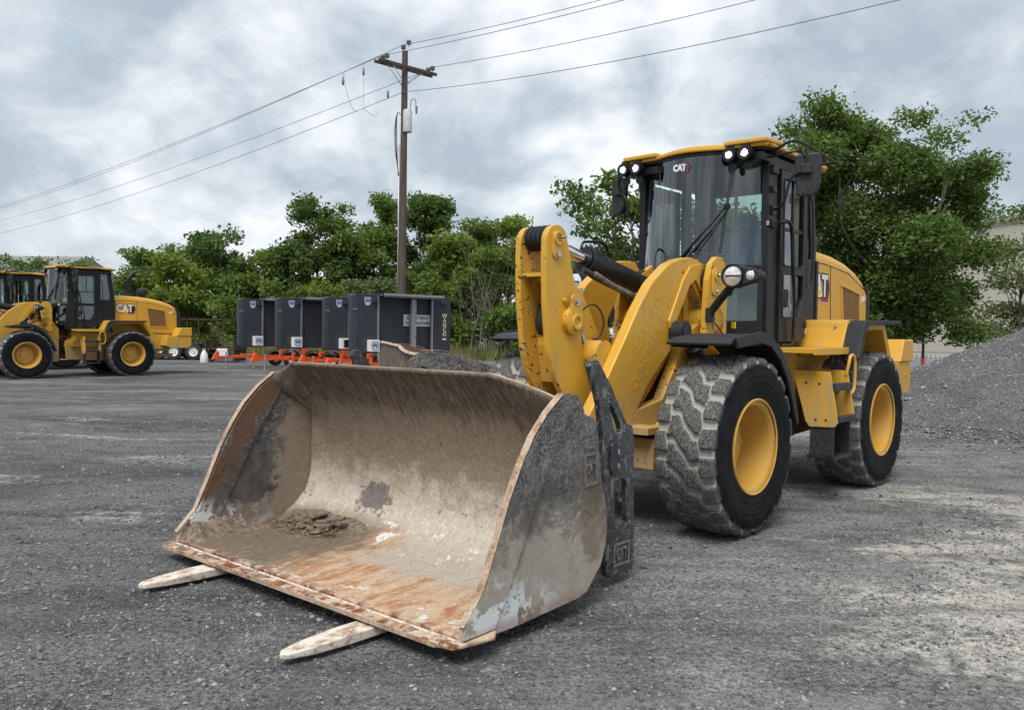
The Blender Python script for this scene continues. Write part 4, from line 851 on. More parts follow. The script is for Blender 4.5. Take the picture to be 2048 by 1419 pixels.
def cab_parts(L, lit):
    B0, TZ = 1.53, 3.36
    # front arc in plan (v, u)
    def uf(v, z):  # windshield plan curve; leans back slightly with height
        return .20 + .42 * math.cos(min(1, abs(v) / .72) * PI / 2) ** .9 - (z - 2.3) * .06
    mb = MB(); bx = mb.bx
    for s in (1, -1):
        # A pillar, door frame pillar, B and C pillars, as seen from the side
        mb.prism([(.02, B0), (.24, B0), (.25, TZ), (.05, TZ)], s * .66, s * .735)
        mb.prism([(-1.18, 1.80), (-1.18, 2.6), (-1.06, TZ), (-.94, TZ), (-1.04, 2.6), (-1.04, 1.80)], s * .54, s * .635)
        mb.prism([(-.62, 1.58), (-.60, TZ), (-.72, TZ), (-.74, 1.70)], s * .655, s * .725)
        mb.prism([(-.62, B0), (-.74, B0 + .04), (-1.19, 1.84), (-1.19, 2.44), (-.62, 2.44)], s * .60, s * .645)
        mb.bx(-1.06, .24, s * .60, s * .72, 3.26, TZ)
        mb.bx(-.62, .24, s * .56, s * .70, B0 - .06, B0 + .02)
    mb.bx(-1.20, -1.14, -.66, .66, 1.80, 2.44); mb.bx(-1.10, -1.02, -.6, .6, 3.22, TZ); mb.bx(-1.15, .2, -.6, .6, B0 - .1, B0)
    # front lower body, in facets following the arc, plus top rim above the windshield
    vv = [-.70, -.56, -.38, -.19, 0, .19, .38, .56, .70]
    def strip(z0, z1, off0, off1, th=.02, vs=vv, q=mb, mi=0):
        for a, b in zip(vs[:-1], vs[1:]):
            P = []
            for z, of in ((z0, off0), (z1, off1)):
                for v in (a, b): P.append(((uf(v, z) + of), v, z))
            I = [(x - th, y, z) for x, y, z in P]; q.add(P + I, [(0, 1, 3, 2), (4, 6, 7, 5), (0, 4, 5, 1), (2, 3, 7, 6), (0, 2, 6, 4), (1, 5, 7, 3)], mi=mi)
    strip(2.22, 2.30, .012, .012, .05); strip(3.365, 3.40, .012, .012, .05)
    strip(1.60, 1.76, -.02, .0, .03); strip(1.76, 2.22, .0, .012, .03, vv[:6])
    for a, b in ((.19, .26), (.66, .70)): strip(1.76, 2.22, .0, .012, .03, [a, b])
    mb.bx(.1, .3, -.68, .68, 1.50, 1.62)
    cf = mb.build('cab_frame', BK, L, .008)
    mb = MB(); strip(1.76, 2.22, -.005, .005, .006, [.26, .38, .52, .66], mb); mb.build('lower_window', GLASS2, L)
    MB().box((uf(.50, 1.74) + .030, .50, 1.715), (.006, .15, .06), Matrix.Rotation(-.72, 3, 'Z')).build('warning_sticker', STICK, cf)
    wsm = MB().prism([(-.055, -.018), (-.015, -.018), (-.035, .018)], .0035, .0050, ax=0, hole=[[(-.048, -.013), (-.022, -.013), (-.035, .010)]]).mesh('warning_symbol'); wsm.transform(Matrix.Translation((uf(.50, 1.74) + .030, .50, 1.715)) @ Matrix.Rotation(-.72, 4, 'Z')); link('warning_symbol', wsm, BK, cf)
    mb = MB(); mb.prism([(.50, 1.66), (.62, 1.66), (.62, 1.70), (.50, 1.70)], .30, .33, ax=0); mb.build('latch', BKM, cf)
    # windshield
    k = 24; zs = np.linspace(2.29, 3.37, 6); VS = np.linspace(-.70, .70, k + 1); P = [(uf(v, z), v, z) for z in zs for v in VS]; mb = MB()
    mb.add(P, [(i * (k + 1) + j, i * (k + 1) + j + 1, (i + 1) * (k + 1) + j + 1, (i + 1) * (k + 1) + j) for i in range(5) for j in range(k)], True); ws = mb.build('windshield', GLASS, L)
    sg = LENS
    text('CAT', .085, WHITE, ws, (uf(-.06, 3.27) + .006, -.06, 3.27), (0, 1, 0), (0, 0, 1), .0006, .006, sx=.85)
    mb = MB(); c_ = uf(-.0, 3.26) + .008; mb.prism([(a * .72 + .015, 3.265 + (b - 3.24) * .72) for a, b in [(-.03, 3.31), (.03, 3.31), (.065, 3.24), (.03, 3.175), (-.06, 3.175), (-.05, 3.188), (.022, 3.188), (.05, 3.24), (.022, 3.297), (-.03, 3.297)]], c_, c_ + .002, ax=0); mb.build('emblem_hexagon', RED, ws)
    # door with two windows (left) and the same fixed side on the right
    for s in (1, -1):
        dr = [(.015, 1.56), (.03, 3.24), (-.58, 3.24), (-.60, 1.60), (-.52, 1.56)]
        h1 = poly_round([(-.05, 2.31), (-.04, 3.17), (-.52, 3.17), (-.53, 2.31)], 2, .05); h2 = poly_round([(-.05, 1.86), (-.05, 2.24), (-.53, 2.24), (-.53, 2.0), (-.42, 1.80), (-.05, 1.80)], 2, .04)
        d = MB().prism(dr, s * .722, s * .762, hole=[h1, h2]).build('door', BK, L)
        MB().prism([(-.03, 2.31), (-.02, 3.17), (-.54, 3.17), (-.55, 2.31)], s * .738, s * .742).build('door_window', GLASS2, d)
        MB().prism([(-.04, 1.79), (-.04, 2.25), (-.54, 2.25), (-.54, 1.79)], s * .738, s * .742).build('door_window', GLASS2, d)
        mb = MB(); mb.tube([(*(h1[i][0:1]), s * .766, h1[i][1]) for i in range(len(h1))] + [(h1[0][0], s * .766, h1[0][1])], .008, 6, cap=False); mb.tube([(h2[i][0], s * .766, h2[i][1]) for i in range(len(h2))] + [(h2[0][0], s * .766, h2[0][1])], .008, 6, cap=False)
        mb.bx(-.30, -.28, s * .744, s * .756, 2.68, 3.16); mb.bx(-.54, -.04, s * .744, s * .756, 2.66, 2.69); mb.build('window_seal', RUB, d)
        mb = MB(); mb.prism(poly_round([(-.05, 1.90), (-.05, 2.08), (-.13, 2.08), (-.13, 1.90)], 1), s * .762, s * .79); mb.build('door_lock', BKM, d, .004)
        MB().tube(smoothline([(-.15, s * .77, 1.96), (-.17, s * .80, 1.90), (-.16, s * .775, 1.82)], 1), .011, 8).build('door_handle', STEEL, d)
        MB().prism([(-.73, 2.45), (-.72, 3.26), (-.97, 3.26), (-1.05, 2.45)], s * .610, s * .616).build('side_window', GLASS2, L)
        mb = MB(); mb.tube(poly_tube([(.10, s * .735, 2.70), (.09, s * .82, 2.72), (.04, s * .85, 2.73), (-.04, s * .85, 2.68), (-.09, s * .84, 2.40), (-.15, s * .83, 2.15)]), .020, 10); mb.tube([(-.15, s * .83, 2.18), (-.21, s * .82, 1.9), (-.23, s * .80, 1.60)], .016, 10); mb.tube(poly_tube([(-.23, s * .80, 1.62), (-.23, s * .80, 1.545), (-.19, s * .79, 1.53), (.02, s * .79, 1.53)]), .014, 8)
        mb.build('handrail', BK, L)
        mb = MB(); mb.tube(poly_tube([(-.72, s * .72, 3.1), (-.76, s * .76, 3.05), (-.80, s * .76, 2.2), (-.72, s * .72, 2.1)]), .012, 8); mb.build('rear_grab_rail', BK, L)
        # mirrors on tube arms
        mr = MB(); M3 = Matrix.Rotation(s * .32, 3, 'Z')
        mr.prism(poly_round([(-.105, -.19), (-.125, .13), (-.10, .19), (.10, .20), (.125, .15), (.10, -.14), (.06, -.20), (-.06, -.21)], 1), -.035, .025, ax=0)
        mi_ = mr.mesh('mirror'); mi_.transform(Matrix.Translation((.14, s * 1.07, 3.14)) @ M3.to_4x4()); mo = link('mirror', mi_, BKM, L); bv = mo.modifiers.new('b', 'BEVEL'); bv.width = .014; bv.segments = 2
        mb = MB(); mb.box((.185, s * 1.07, 3.19), (.05, .10, .09), M3); mb.build('mirror_knuckle', BKM, mo, .006); MB().tube(smoothline([(.185, s * 1.03, 2.98), (.19, s * 1.09, 2.95), (.185, s * 1.10, 3.03), (.185, s * 1.07, 3.06)], 1), .004, 6).build('mirror_cable', RUB, mo)
        mb = MB(); mb.bx(.085, .125, s * 1.07 - .115, s * 1.07 + .115, 2.95, 3.33); 
        mb2 = MB(); mb2.tube(poly_tube([(.15, s * .735, 2.83), (.19, s * .80, 2.84), (.22, s * .87, 2.86), (.23, s * .90, 2.95), (.22, s * .93, 3.10), (.21, s * .97, 3.14), (.20, s * 1.05, 3.17), (.20, s * 1.07, 3.22)]), .013, 10); mb2.tube([(.18, s * 1.07, 3.2), (.18, s * 1.06, 3.42)], .012, 8); mb2.box((.16, s * .735, 2.83), (.07, .05, .09)); mb2.build('mirror_arm', BK, mo)
        # guard rail above the door
        mb = MB(); mb.tube(poly_tube([(.24, s * .74, 3.36), (.26, s * .90, 3.44), (.22, s * .98, 3.46), (-.10, s * .99, 3.45), (-.68, s * 1.0, 3.40)]) + [Vector((-.70, s * 1.0, 3.40))], .013, 8)
        mb.tube(poly_tube([(.24, s * .74, 3.33), (.24, s * .95, 3.35), (.18, s * 1.02, 3.37), (-.10, s * 1.03, 3.37)]), .012, 8); mb.tube([(-.70, s * 1.0, 3.40), (-.74, s * .70, 3.38)], .013, 8); mb.tube([(.18, s * 1.02, 3.37), (.18, s * 1.06, 3.30)], .012, 8); mb.build('guard_rail', BK, L)
        # outer parts on the A pillar
        for q4 in ((.10, .22, 3.18, 3.26), (.12, .22, 2.66, 2.74), (.14, .21, 3.0, 3.06), (-.64, -.58, 1.7, 1.76)): MB().bx(q4[0], q4[1], s * .725, s * .77, q4[2], q4[3]).build('hinge', BK, L, .005)
        for z_ in (2.71, 2.69): MB().cyl((.24, s * .735 , z_), (.26, s * .735, z_), .014, 8).build('bolt', STEEL, cf)
    # roof
    rp = []
    for v in (-.80, -.42): rp.append((.44 if v < -.5 else .47, v))
    for k in range(9):
        v = -.40 + .8 * k / 8; rp.append((.47 + .13 * math.cos(v / .4 * PI / 2), v))
    rp += [(.47, .42), (.44, .78), (.30, .81), (-1.08, .77), (-1.22, .70), (-1.22, -.70), (-1.08, -.77), (.30, -.81)]
    mb = MB(); mb.prism(rp, 3.405, 3.440, ax=2); mb.prism([(u * .90 - .02, v * .90) for u, v in rp], 3.44, 3.475, ax=2); rf = mb.build('cab_roof', Y, L, .010, 3)
    mb = MB(); mb.prism([(u * .95 - .01, v * .95) for u, v in rp], 3.378, 3.402, ax=2)
    for s in (1, -1): mb.bx(.18, .42, s * .30, s * .74, 3.28, 3.36)
    mb.build('roof_lining', BK, L, .006)
    for s in (1, -1): MB().prism([(.50, s * .38), (.48, s * .80), (.10, s * .83), (.10, s * .40)], 3.436, 3.480, ax=2).build('roof_corner', Y, rf, .012)
    # work lights
    for s, vs_ in ((1, (.44, .60)), (-1, (-.62, -.78))):
        for v in vs_:
            mb = MB(); mb.lathe([(0, -.07), (.04, -.065), (.062, -.03), (.066, .0), (.066, .016), (.042, .016), (.037, .004), (0, .002)], (.50, v, 3.345), ax=0, n=20)
            for k in range(5): mb.lathe([(.05, -.06 + k * .01), (.068, -.058 + k * .01), (.05, -.056 + k * .01)], (.50, v, 3.345), ax=0, n=16)
            mb.box((.47, v, 3.41), (.02, .07, .06)); wl = mb.build('work_light', BK, L)
            MB().lathe([(0, .013), (.024, .012), (.036, .007)], (.50, v, 3.345), ax=0, n=20).build('lamp_lens', LIT if lit else LENS, wl)
            mb = MB(); mb.lathe([(0, .0), (.045, .0), (.045, .012), (0, .012)], (.42, v, 3.235), ax=0, n=16); mb.build('lamp_cover', BKM, wl)
    # headlights on curved stalks
    for s in (1, -1):
        mb = MB(); mb.tube(smoothline([(.99, s * .55, 1.80), (.99, s * .60, 1.88), (1.05, s * .72, 2.0), (1.12, s * .84, 2.08)]), [.042] * 3 + [.034] * 40, 12) if False else mb.tube(smoothline([(.99, s * .53, 1.80), (.99, s * .58, 1.87), (1.05, s * .72, 1.99), (1.12, s * .84, 2.08)], 1), .036, 12)
        mb.box((.98, s * .535, 1.80), (.09, .05, .13)); hl = mb.build('headlight', BKM, L, .004)
        mb = MB(); q = [(.90 + .118 * math.cos(a), .118 * math.sin(a)) for a in [PI / 2 + PI * k / 12 for k in range(13)]]
        out = [(s * a, 2.125 + b) for a, b in [(.83, .11)] + [(.80 + .0, .0)] * 0]
        sh = [(.86 + .105 * math.cos(R(a)), .105 * math.sin(R(a))) for a in range(60, 301, 20)] + [(1.06 + .055 * math.cos(R(a)), .0 + .05 * math.sin(R(a))) for a in range(-70, 71, 28)]
        mb.prism([(s * a, 2.135 + b) for a, b in sh], 1.07, 1.19, ax=0); mb.prism([(s * (.86 + (a - .86) * .7), 2.135 + b * .7) for a, b in sh], 1.0, 1.07, ax=0); mb.build('lamp_housing', BKM, hl, .012)
        mb = MB(); mb.lathe([(0, .02), (.04, .016), (.088, .0), (.092, -.01)], (1.196, s * .86, 2.135), ax=0, n=28); mb.build('headlamp_lens', LENS, hl)
        mb = MB(); mb.bx(1.196, 1.216, s * .80, s * .96, 2.128, 2.140); mb.lathe([(.092, -.01), (.102, -.01), (.102, .014), (.090, .014)], (1.196, s * .86, 2.135), ax=0, n=28, closed=True); mb.build('lamp_bezel', BK, hl)
        mb = MB(); mb.lathe([(0, .012), (.03, .006), (.04, .0)], (1.19, s * 1.02, 2.135), ax=0, n=16); mb.build('indicator_lens', LENS, hl)
        MB().tube(smoothline([(.99, s * .56, 1.76), (.96, s * .62, 1.68), (.90, s * .64, 1.60), (.84, s * .66, 1.60)]), .007, 6).build('lamp_cable', RUB, hl)
    # wiper
    mb = MB(); mb.tube([(uf(-.05, 2.28) + .05, -.05, 2.28), (uf(.41, 2.86) + .05, .41, 2.86)], .011, 6); mb.tube([(uf(.0, 2.28) + .06, .02, 2.26), (uf(.43, 2.86) + .05, .44, 2.84)], .009, 6); mb.tube([(uf(.15, 2.28) + .05, .10, 2.29), (uf(.40, 2.80) + .05, .42, 2.78)], .004, 5)
    mb.box((uf(.42, 2.86) + .045, .42, 2.86), (.03, .06, .04)); wp = mb.build('wiper_arm', BK, L)
    MB().tube([(uf(.37, 2.45) + .025, .375, 2.42), (uf(.41, 2.86) + .03, .41, 2.86), (uf(.45, 3.2) + .025, .455, 3.22)], .014, 6).build('wiper_blade', RUB, wp)
    # interior
    mb = MB(); mb.bx(-1.0, .2, -.62, .62, 1.56, 1.66); mb.bx(-.75, -.1, -.55, -.35, 1.66, 2.18); mb.build('cab_floor', INTER, L, .01)
    mb = MB(); mb.box((-.45, 0, 2.10), (.52, .50, .14)); mb.box((-.72, 0, 2.45), (.14, .46, .66), Matrix.Rotation(-.15, 3, 'Y')); mb.box((-.80, 0, 2.86), (.10, .26, .18), Matrix.Rotation(-.15, 3, 'Y')); mb.box((-.45, 0, 1.86), (.35, .35, .4)); mb.build('seat', SEAT, L, .05, 3)
    mb = MB(); mb.prism([(.05, 2.05), (.46, 2.24), (.42, 2.30), (.0, 2.33)], -.52, .52); mb.prism([(.30, 1.6), (.42, 2.2), (.12, 2.15), (.10, 1.6)], -.12, .12); mb.build('dashboard', DASH, L, .03, 3)
    mb = MB(); M3 = Matrix.Rotation(.55, 3, 'Y'); ring = [Vector((-.02, 0, 2.40)) + M3 @ Vector((.19 * math.cos(2 * PI * k / 28), .19 * math.sin(2 * PI * k / 28), 0)) for k in range(29)]; mb.tube(ring, .014, 8, cap=False)
    mb.tube([(-.02, 0, 2.40), (.10, 0, 2.2)], .03, 8); mb.tube([ring[0], ring[14]], .012, 6); mb.tube([ring[7], ring[21]], .012, 6); mb.build('steering_wheel', INTER, L)
    MB().bx(.22, .25, -.56, -.48, 2.35, 2.65).build('display_screen', INTER, L, .008); mb = MB(); mb.box((-.1, .46, 2.34), (.30, .10, .07)); mb.tube([(.02, .46, 2.34), (.05, .46, 2.5)], .016, 8); mb.build('control_console', INTER, L, .008)
    mb = MB(); mb.bx(-1.06, -1.04, -.56, .56, 2.46, 3.24); mb.build('rear_window', GLASS2, L)
    mb = MB(); mb.tube([(-1.02, .12, 2.44), (-1.02, .12, 3.26)], .02, 6); mb.tube([(-1.02, -.25, 2.44), (-1.02, -.25, 3.26)], .02, 6); mb.bx(-1.0, .05, -.60, .60, 3.30, 3.36); mb.build('inner_frame', INTER, L)

ANG = math.atan2(-math.cos(.7339), -math.sin(.7339))
MAIN = wheel_loader((2.0644, 8.6216, 0), ANG, 'large yellow wheel loader in the foreground with its roof lamps lit', True)
def children(o): return [c for c in list(bpy.data.objects) if c.parent is o]
KIDS = {}
for o in bpy.data.objects:
    if o.parent is not None: KIDS.setdefault(o.parent.name, []).append(o)
SWAP = {}
def copy_tree(o, parent=None, skip=()):
    c = o.copy(); COL.objects.link(c); c.parent = parent
    if o.name.startswith('lamp_lens'):
        me = SWAP.get(o.data.name)
        if me is None: me = o.data.copy(); me.materials[0] = LENS; SWAP[o.data.name] = me
        c.data = me
    for ch in KIDS.get(o.name, []):
        if not any(ch.name.startswith(k) for k in skip): copy_tree(ch, c, skip)
    return c
A2 = math.atan2(-math.cos(.7653), -math.sin(.7653))
L2 = copy_tree(MAIN); L2.location = (-14.155, 26.25, -.02); L2.rotation_euler.z = A2
L2['label'] = 'yellow wheel loader at left seen from the side with its whole rear hood in view'
L3 = copy_tree(MAIN); L3.location = (-18.2, 29.6, -.02); L3.rotation_euler.z = A2
L3['label'] = 'yellow wheel loader at the far left edge mostly hidden by the loader beside it'

# ------------------------------------------------------------------ bucket resting on the forks
WORN = plain('worn_raised_metal', (.17, .155, .14), .6, .2, .5, 40)
def resample(P, k):
    P = np.array([tuple(p) for p in smoothline([(a, 0, b) for a, b in P], 3)])[:, [0, 2]]; d_ = np.r_[0, np.cumsum(np.linalg.norm(np.diff(P, axis=0), axis=1))]
    t = np.linspace(0, d_[-1], k); return np.stack([np.interp(t, d_, P[:, 0]), np.interp(t, d_, P[:, 1])], -1), t
BPROF, BT = resample([(5.02, .108), (4.8, .112), (4.35, .118), (4.12, .14), (3.93, .24), (3.83, .42), (3.80, .62), (3.84, .86), (3.93, 1.06), (4.06, 1.24), (4.20, 1.385)], 140)
def loader_bucket(name, label, cat, loc, rot, debris=True):
    B = empty(name, loc); B.rotation_euler = rot; tag(B, label, cat)
    def fin(o): o.location = (-4.4, 0, 0); return o
    nv, ns = 130, 110; vs = np.linspace(-1.365, 1.365, nv)
    ztop = 1.372 - np.clip((vs - .80) / .56, 0, 1) * .115 - np.clip((-1.22 - vs) / .14, 0, 1) * .10
    V_ = []; tm_ = np.interp(ztop, BPROF[70:, 1], BT[70:])
    T_ = np.linspace(0, 1, ns)[None] * tm_[:, None]; U = np.interp(T_, BT, BPROF[:, 0]); Z = np.interp(T_, BT, BPROF[:, 1])
    VV = np.repeat(vs[:, None], ns, 1)
    nn = (fbm(VV * 2, T_ * 2, 2) - .47) * .03 + (fbm(VV * 11, T_ * 11, 5) - .47) * .010
    # corner fillets of caked mud against the side plates
    dist = 1.365 - np.abs(VV); back = np.clip((4.25 - U) / .2, 0, 1) * np.clip((1.0 - Z) / .3, 0, 1)
    fil = np.clip(1 - dist / .16, 0, 1) ** 2 * .09 * back
    U = U + (nn + fil) * np.clip((4.5 - U) / .3, 0, 1); Z = Z + (nn * .5 + fil * .3) * np.clip((Z < .3) * (4.9 - U), 0, 1)
    wv_ = np.clip(np.where(VV > 0, (VV - .85) / .515, (-VV - 1.17) / .195), 0, 1); up_ = np.clip((Z - .95) / .32, 0, 1); up_ = up_ * up_ * (3 - 2 * up_)
    U = U + wv_ * up_ * (4.25 - U)
    i_ = (np.arange(nv - 1)[:, None] * ns + np.arange(ns - 1)[None]).ravel()
    F_ = np.stack([i_, i_ + 1, i_ + ns + 1, i_ + ns], -1)
    sh = fin(npmesh('bucket_shell', np.stack([U, VV, Z], -1).reshape(-1, 3), F_, BIN, B, smooth=True))
    so = sh.modifiers.new('thick', 'SOLIDIFY'); so.thickness = .022; so.offset = -1
    # top edge bar
    k = 60; q = np.linspace(-1.36, 1.36, k); zt = np.interp(q, vs, ztop); ut = np.interp(q, vs, U[:, -1])
    mb = MB(); 
    for a in range(k - 1):
        wob = .003 * math.sin(a * 2.1)
        P = []
        for j in (a, a + 1):
            P += [(ut[j] + .002, q[j], zt[j] - .012), (ut[j] + .003, q[j], zt[j] + .004), (ut[j] - .024, q[j], zt[j] + .004), (ut[j] - .024, q[j], zt[j] - .012)]
        mb.add(P, [(0, 1, 5, 4), (1, 2, 6, 5), (2, 3, 7, 6)] + ([(0, 3, 2, 1)] if a == 0 else []) + ([(4, 5, 6, 7)] if a == k - 2 else []))
    fin(mb.build('top_edge', RUSTE, B))
    outer = [(5.04, .09), (5.02, .20), (4.885, .33), (4.80, .52), (4.69, .76), (4.60, .92), (4.50, 1.06), (4.38, 1.18), (4.25, 1.275), (4.19, 1.29), (4.10, 1.275), (4.045, 1.22), (4.02, 1.16), (3.93, 1.13), (3.89, 1.10), (3.875, 1.0), (3.85, .82), (3.84, .78), (3.79, .62), (3.765, .48), (3.78, .35), (3.83, .24), (3.97, .115), (4.05, .095), (4.6, .08)]
    for s in (1, -1):
        sp = fin(MB().prism(outer, s * 1.366, s * 1.392).build('side_plate', BSIDE, B, .004))
        edge = [(5.035, .12), (5.015, .205), (4.88, .335), (4.795, .525), (4.685, .765), (4.595, .925), (4.495, 1.065), (4.375, 1.185), (4.25, 1.275), (4.17, 1.20), (4.24, 1.08), (4.40, .84), (4.55, .56), (4.70, .28), (4.80, .12)]
        o = MB().prism(edge, s * 1.3925, s * 1.406).build('edge_plate', BSIDE, sp, .005)
        if s < 0: MB().prism([(a + .0, b) for a, b in edge], s * 1.3655, s * 1.352).build('edge_plate', BSIDE, sp, .004)
        mb = MB(); sheet([(5.038, .19), (4.90, .328), (4.81, .52), (4.705, .76), (4.61, .93), (4.51, 1.075), (4.385, 1.197), (4.25, 1.292)], s * 1.362, s * 1.407, .0035, mb); mb.build('worn_edge', RUSTE, sp)
        mb = MB(); mb.prism([(4.03, .93), (3.90, .93), (3.885, .74), (4.02, .735)], s * 1.393, s * 1.401, hole=[[(4.012, .915), (3.915, .915), (3.902, .755), (4.003, .75)]]); mb.build('emblem_frame', WORN, sp)
        text('CAT', .085, WORN, sp, (3.957, s * 1.397, .835), (-s, 0, 0), (0, 0, 1), .005, .001, sx=.55)
    mb = MB(); mb.prism([(5.12, -1.40), (5.12, 1.30), (5.10, 1.405), (4.86, 1.455), (4.80, 1.41), (4.78, 1.36), (4.90, 1.30), (4.93, 1.0), (4.93, -1.0), (4.90, -1.30), (4.78, -1.36), (4.80, -1.41), (4.86, -1.455), (5.10, -1.455)], .090, .1135, ax=2)
    ce = fin(mb.build('cutting_edge', BIN, B, .008)); MB().bx(5.035, 5.050, -1.36, 1.36, .112, .1185).build('wear_strip', TINE, ce, .002); MB().prism([(5.12, -1.40), (5.12, 1.30), (5.124, 1.30), (5.124, -1.40)], .0885, .112, ax=2).build('worn_lip', RUSTE, ce)
    for k_ in range(6): MB().lathe([(0, .012), (.02, .010), (.028, .0)], (4.99, -1.1 + k_ * .44, .118), ax=2, n=10).build('edge_bolt', RUSTE, ce)
    # weld-on ribs on the outside back
    mb = MB()
    for v in (-.5, .5): mb.prism([(3.80, .3), (3.60, .35), (3.60, 1.0), (3.90, 1.08), (3.80, .7)], v - .02, v + .02)
    mb.bx(3.60, 3.82, -.9, .9, .88, .95); fin(mb.build('mounting_hooks', CARR, B, .005))
    if debris:
        # dried mud: heap in the rear corner and along the far side plate
        uu = np.arange(3.86, 5.08, .012); vv = np.arange(-1.362, .55, .012); UU, VW = np.meshgrid(uu, vv, indexing='ij')
        base = np.interp(np.clip(UU, 3.80, 5.02), BPROF[::-1][110 - 80:][:, 0][np.argsort(BPROF[::-1][110 - 80:][:, 0])], BPROF[::-1][110 - 80:][:, 1][np.argsort(BPROF[::-1][110 - 80:][:, 0])])
        n1 = fbm(UU * 5, VW * 5, 4); n2 = fbm(UU * 18, VW * 18, 6)
        heap = np.clip(1 - np.hypot((UU - 4.10) / .44, (VW + .98) / .66), 0, 1) ** .8 * .085
        strip_ = np.clip(1 - (VW + 1.365) / .19, 0, 1) * np.clip((5.03 - UU) / .1, 0, 1) * np.clip((UU - 4.35) / .2, 0, 1) * .16
        lipc = np.clip(1 - np.abs(UU - 4.93) / .05, 0, 1) * .016
        okm = (UU > 4.0)
        hgt = (heap * np.clip((UU - 3.98) / .1, 0, 1) + strip_ + lipc) * (.45 + n1 * 1.15) + (n2 - .5) * .045 * np.clip((heap + strip_) * 20, 0, 1) - .012
        Zb = np.where(UU > 4.12, .118, base + .01) + hgt
        a_, b_ = UU.shape; i_ = (np.arange(a_ - 1)[:, None] * b_ + np.arange(b_ - 1)[None]).ravel(); F_ = np.stack([i_, i_ + 1, i_ + b_ + 1, i_ + b_], -1)
        F_ = F_[((hgt > -.004) & okm).ravel()[F_].all(1)]
        dm = fin(npmesh('dried_mud', np.stack([UU, VW, Zb], -1).reshape(-1, 3), F_, DEB, B, smooth=True)); dm['kind'] = 'stuff'
        k = 700; uu = 4.18 + rng.normal(0, .17, k); vv = -.96 + rng.normal(0, .28, k); 
        u2 = rng.uniform(4.4, 5.0, 160); v2 = -1.33 + rng.random(160) ** 2 * .22; uu = np.r_[uu, u2]; vv = np.r_[vv, v2]
        kp = (uu > 3.98) & (vv > -1.33); uu, vv = uu[kp], vv[kp]
        zz_ = np.interp(np.clip(1 - np.hypot((uu - 4.10) / .42, (vv + .98) / .66), 0, 1), [0, 1], [.115, .22])
        cl_ = fin(stones('mud_clod', np.stack([uu, vv, zz_], -1), rng.lognormal(-4.2, .45, len(uu)), DEB, B)); cl_['kind'] = 'stuff'
        for (u, v, a, l) in ((4.20, -.72, .5, .22), (4.16, -.92, 1.2, .13), (4.33, -.62, .2, .12)):
            fin(MB().box((u, v, .235), (.05, l, .022), (Matrix.Rotation(a, 3, 'Z') @ Matrix.Rotation(.18, 3, 'X'))).build('mud_slab', DEB, B, .006))
    return B
_c = Matrix.Rotation(ANG, 3, 'Z') @ Vector((4.4, 0, 0)) + Vector((2.0644, 8.6216, 0))
BUCKET = loader_bucket('loader_bucket', 'wide muddy steel loader bucket with rusty lip resting on the forks', 'bucket', _c, (0, 0, ANG + .034))
SPARE = loader_bucket('loader_bucket', 'spare brown and black bucket lying tipped back behind the big bucket', 'bucket', (-.28, 10.0, .28), (0, 0, 0), False)
SPARE.rotation_mode = 'XYZ'; SPARE.scale = (1.2, -1.2, 1.2)
SPARE.rotation_euler = (Matrix.Rotation(R(14), 3, 'Z') @ Matrix.Rotation(R(-36), 3, 'Y')).to_euler()

# ------------------------------------------------------------------ pallet fork attachment carried by the loader
FK = empty('fork_attachment', _c - Matrix.Rotation(ANG, 3, 'Z') @ Vector((1.0, 0, 0)), ANG); tag(FK, 'black pallet fork carriage with two worn tines sticking out under the bucket', 'fork attachment')
def ff(o): o.location = (-3.4, 0, 0); return o
sl1 = poly_round([(3.50, 1.17), (3.465, 1.17), (3.37, 1.03), (3.37, .98), (3.43, .98)], 1, .03); sl2 = poly_round([(3.425, .685), (3.29, .685), (3.275, .36), (3.415, .34)], 2, .06)
for s in (1, -1):
    pl = [(3.71, 1.42), (3.695, 1.455), (3.63, 1.46), (3.60, 1.43), (3.48, 1.29), (3.38, 1.15), (3.30, 1.04), (3.235, 1.02), (3.215, .95), (3.19, .10), (3.21, .07), (3.47, .06), (3.51, .09), (3.54, .60), (3.57, 1.0), (3.61, 1.19)]
    p_ = ff(MB().prism(pl, s * 1.175, s * 1.215, hole=[sl1, sl2]).build('side_plate', CARR, FK, .005))
    mb = MB(); mb.prism([(3.43, .27), (3.25, .27), (3.25, .12), (3.43, .12)], s * 1.2152, s * 1.2215, hole=[[(3.415, .255), (3.265, .255), (3.265, .135), (3.415, .135)]]); mb.build('emblem_frame', WORN, p_, .002)
    text('CAT', .105, WORN, p_, (3.34, s * 1.217, .195), (-s, 0, 0), (0, 0, 1), .005, .0015, sx=.56)
    mb = MB(); 
    for u, z_ in ((3.41, .87), (3.41, .78)): mb.cyl((u, s * 1.215, z_), (u, s * 1.232, z_), .016, 6)
    mb.build('bolt', STEEL, p_)
    mb = MB(); mb.prism(poly_round([(3.50, .93), (3.42, .95), (3.42, .72), (3.50, .74)], 1), s * 1.216, s * 1.235); mb.build('lock_plate', BKW, p_, .005)
mb = MB(); mb.cyl((3.33, -1.18, .88), (3.33, 1.18, .88), .045, 20); mb.cyl((3.33, -1.18, .77), (3.33, 1.18, .77), .04, 20); mb.bx(3.24, 3.36, -1.18, 1.18, .16, .26); mb.bx(3.26, 3.34, -1.18, 1.18, .52, .60); ff(mb.build('carriage_beam', CARR, FK, .004))
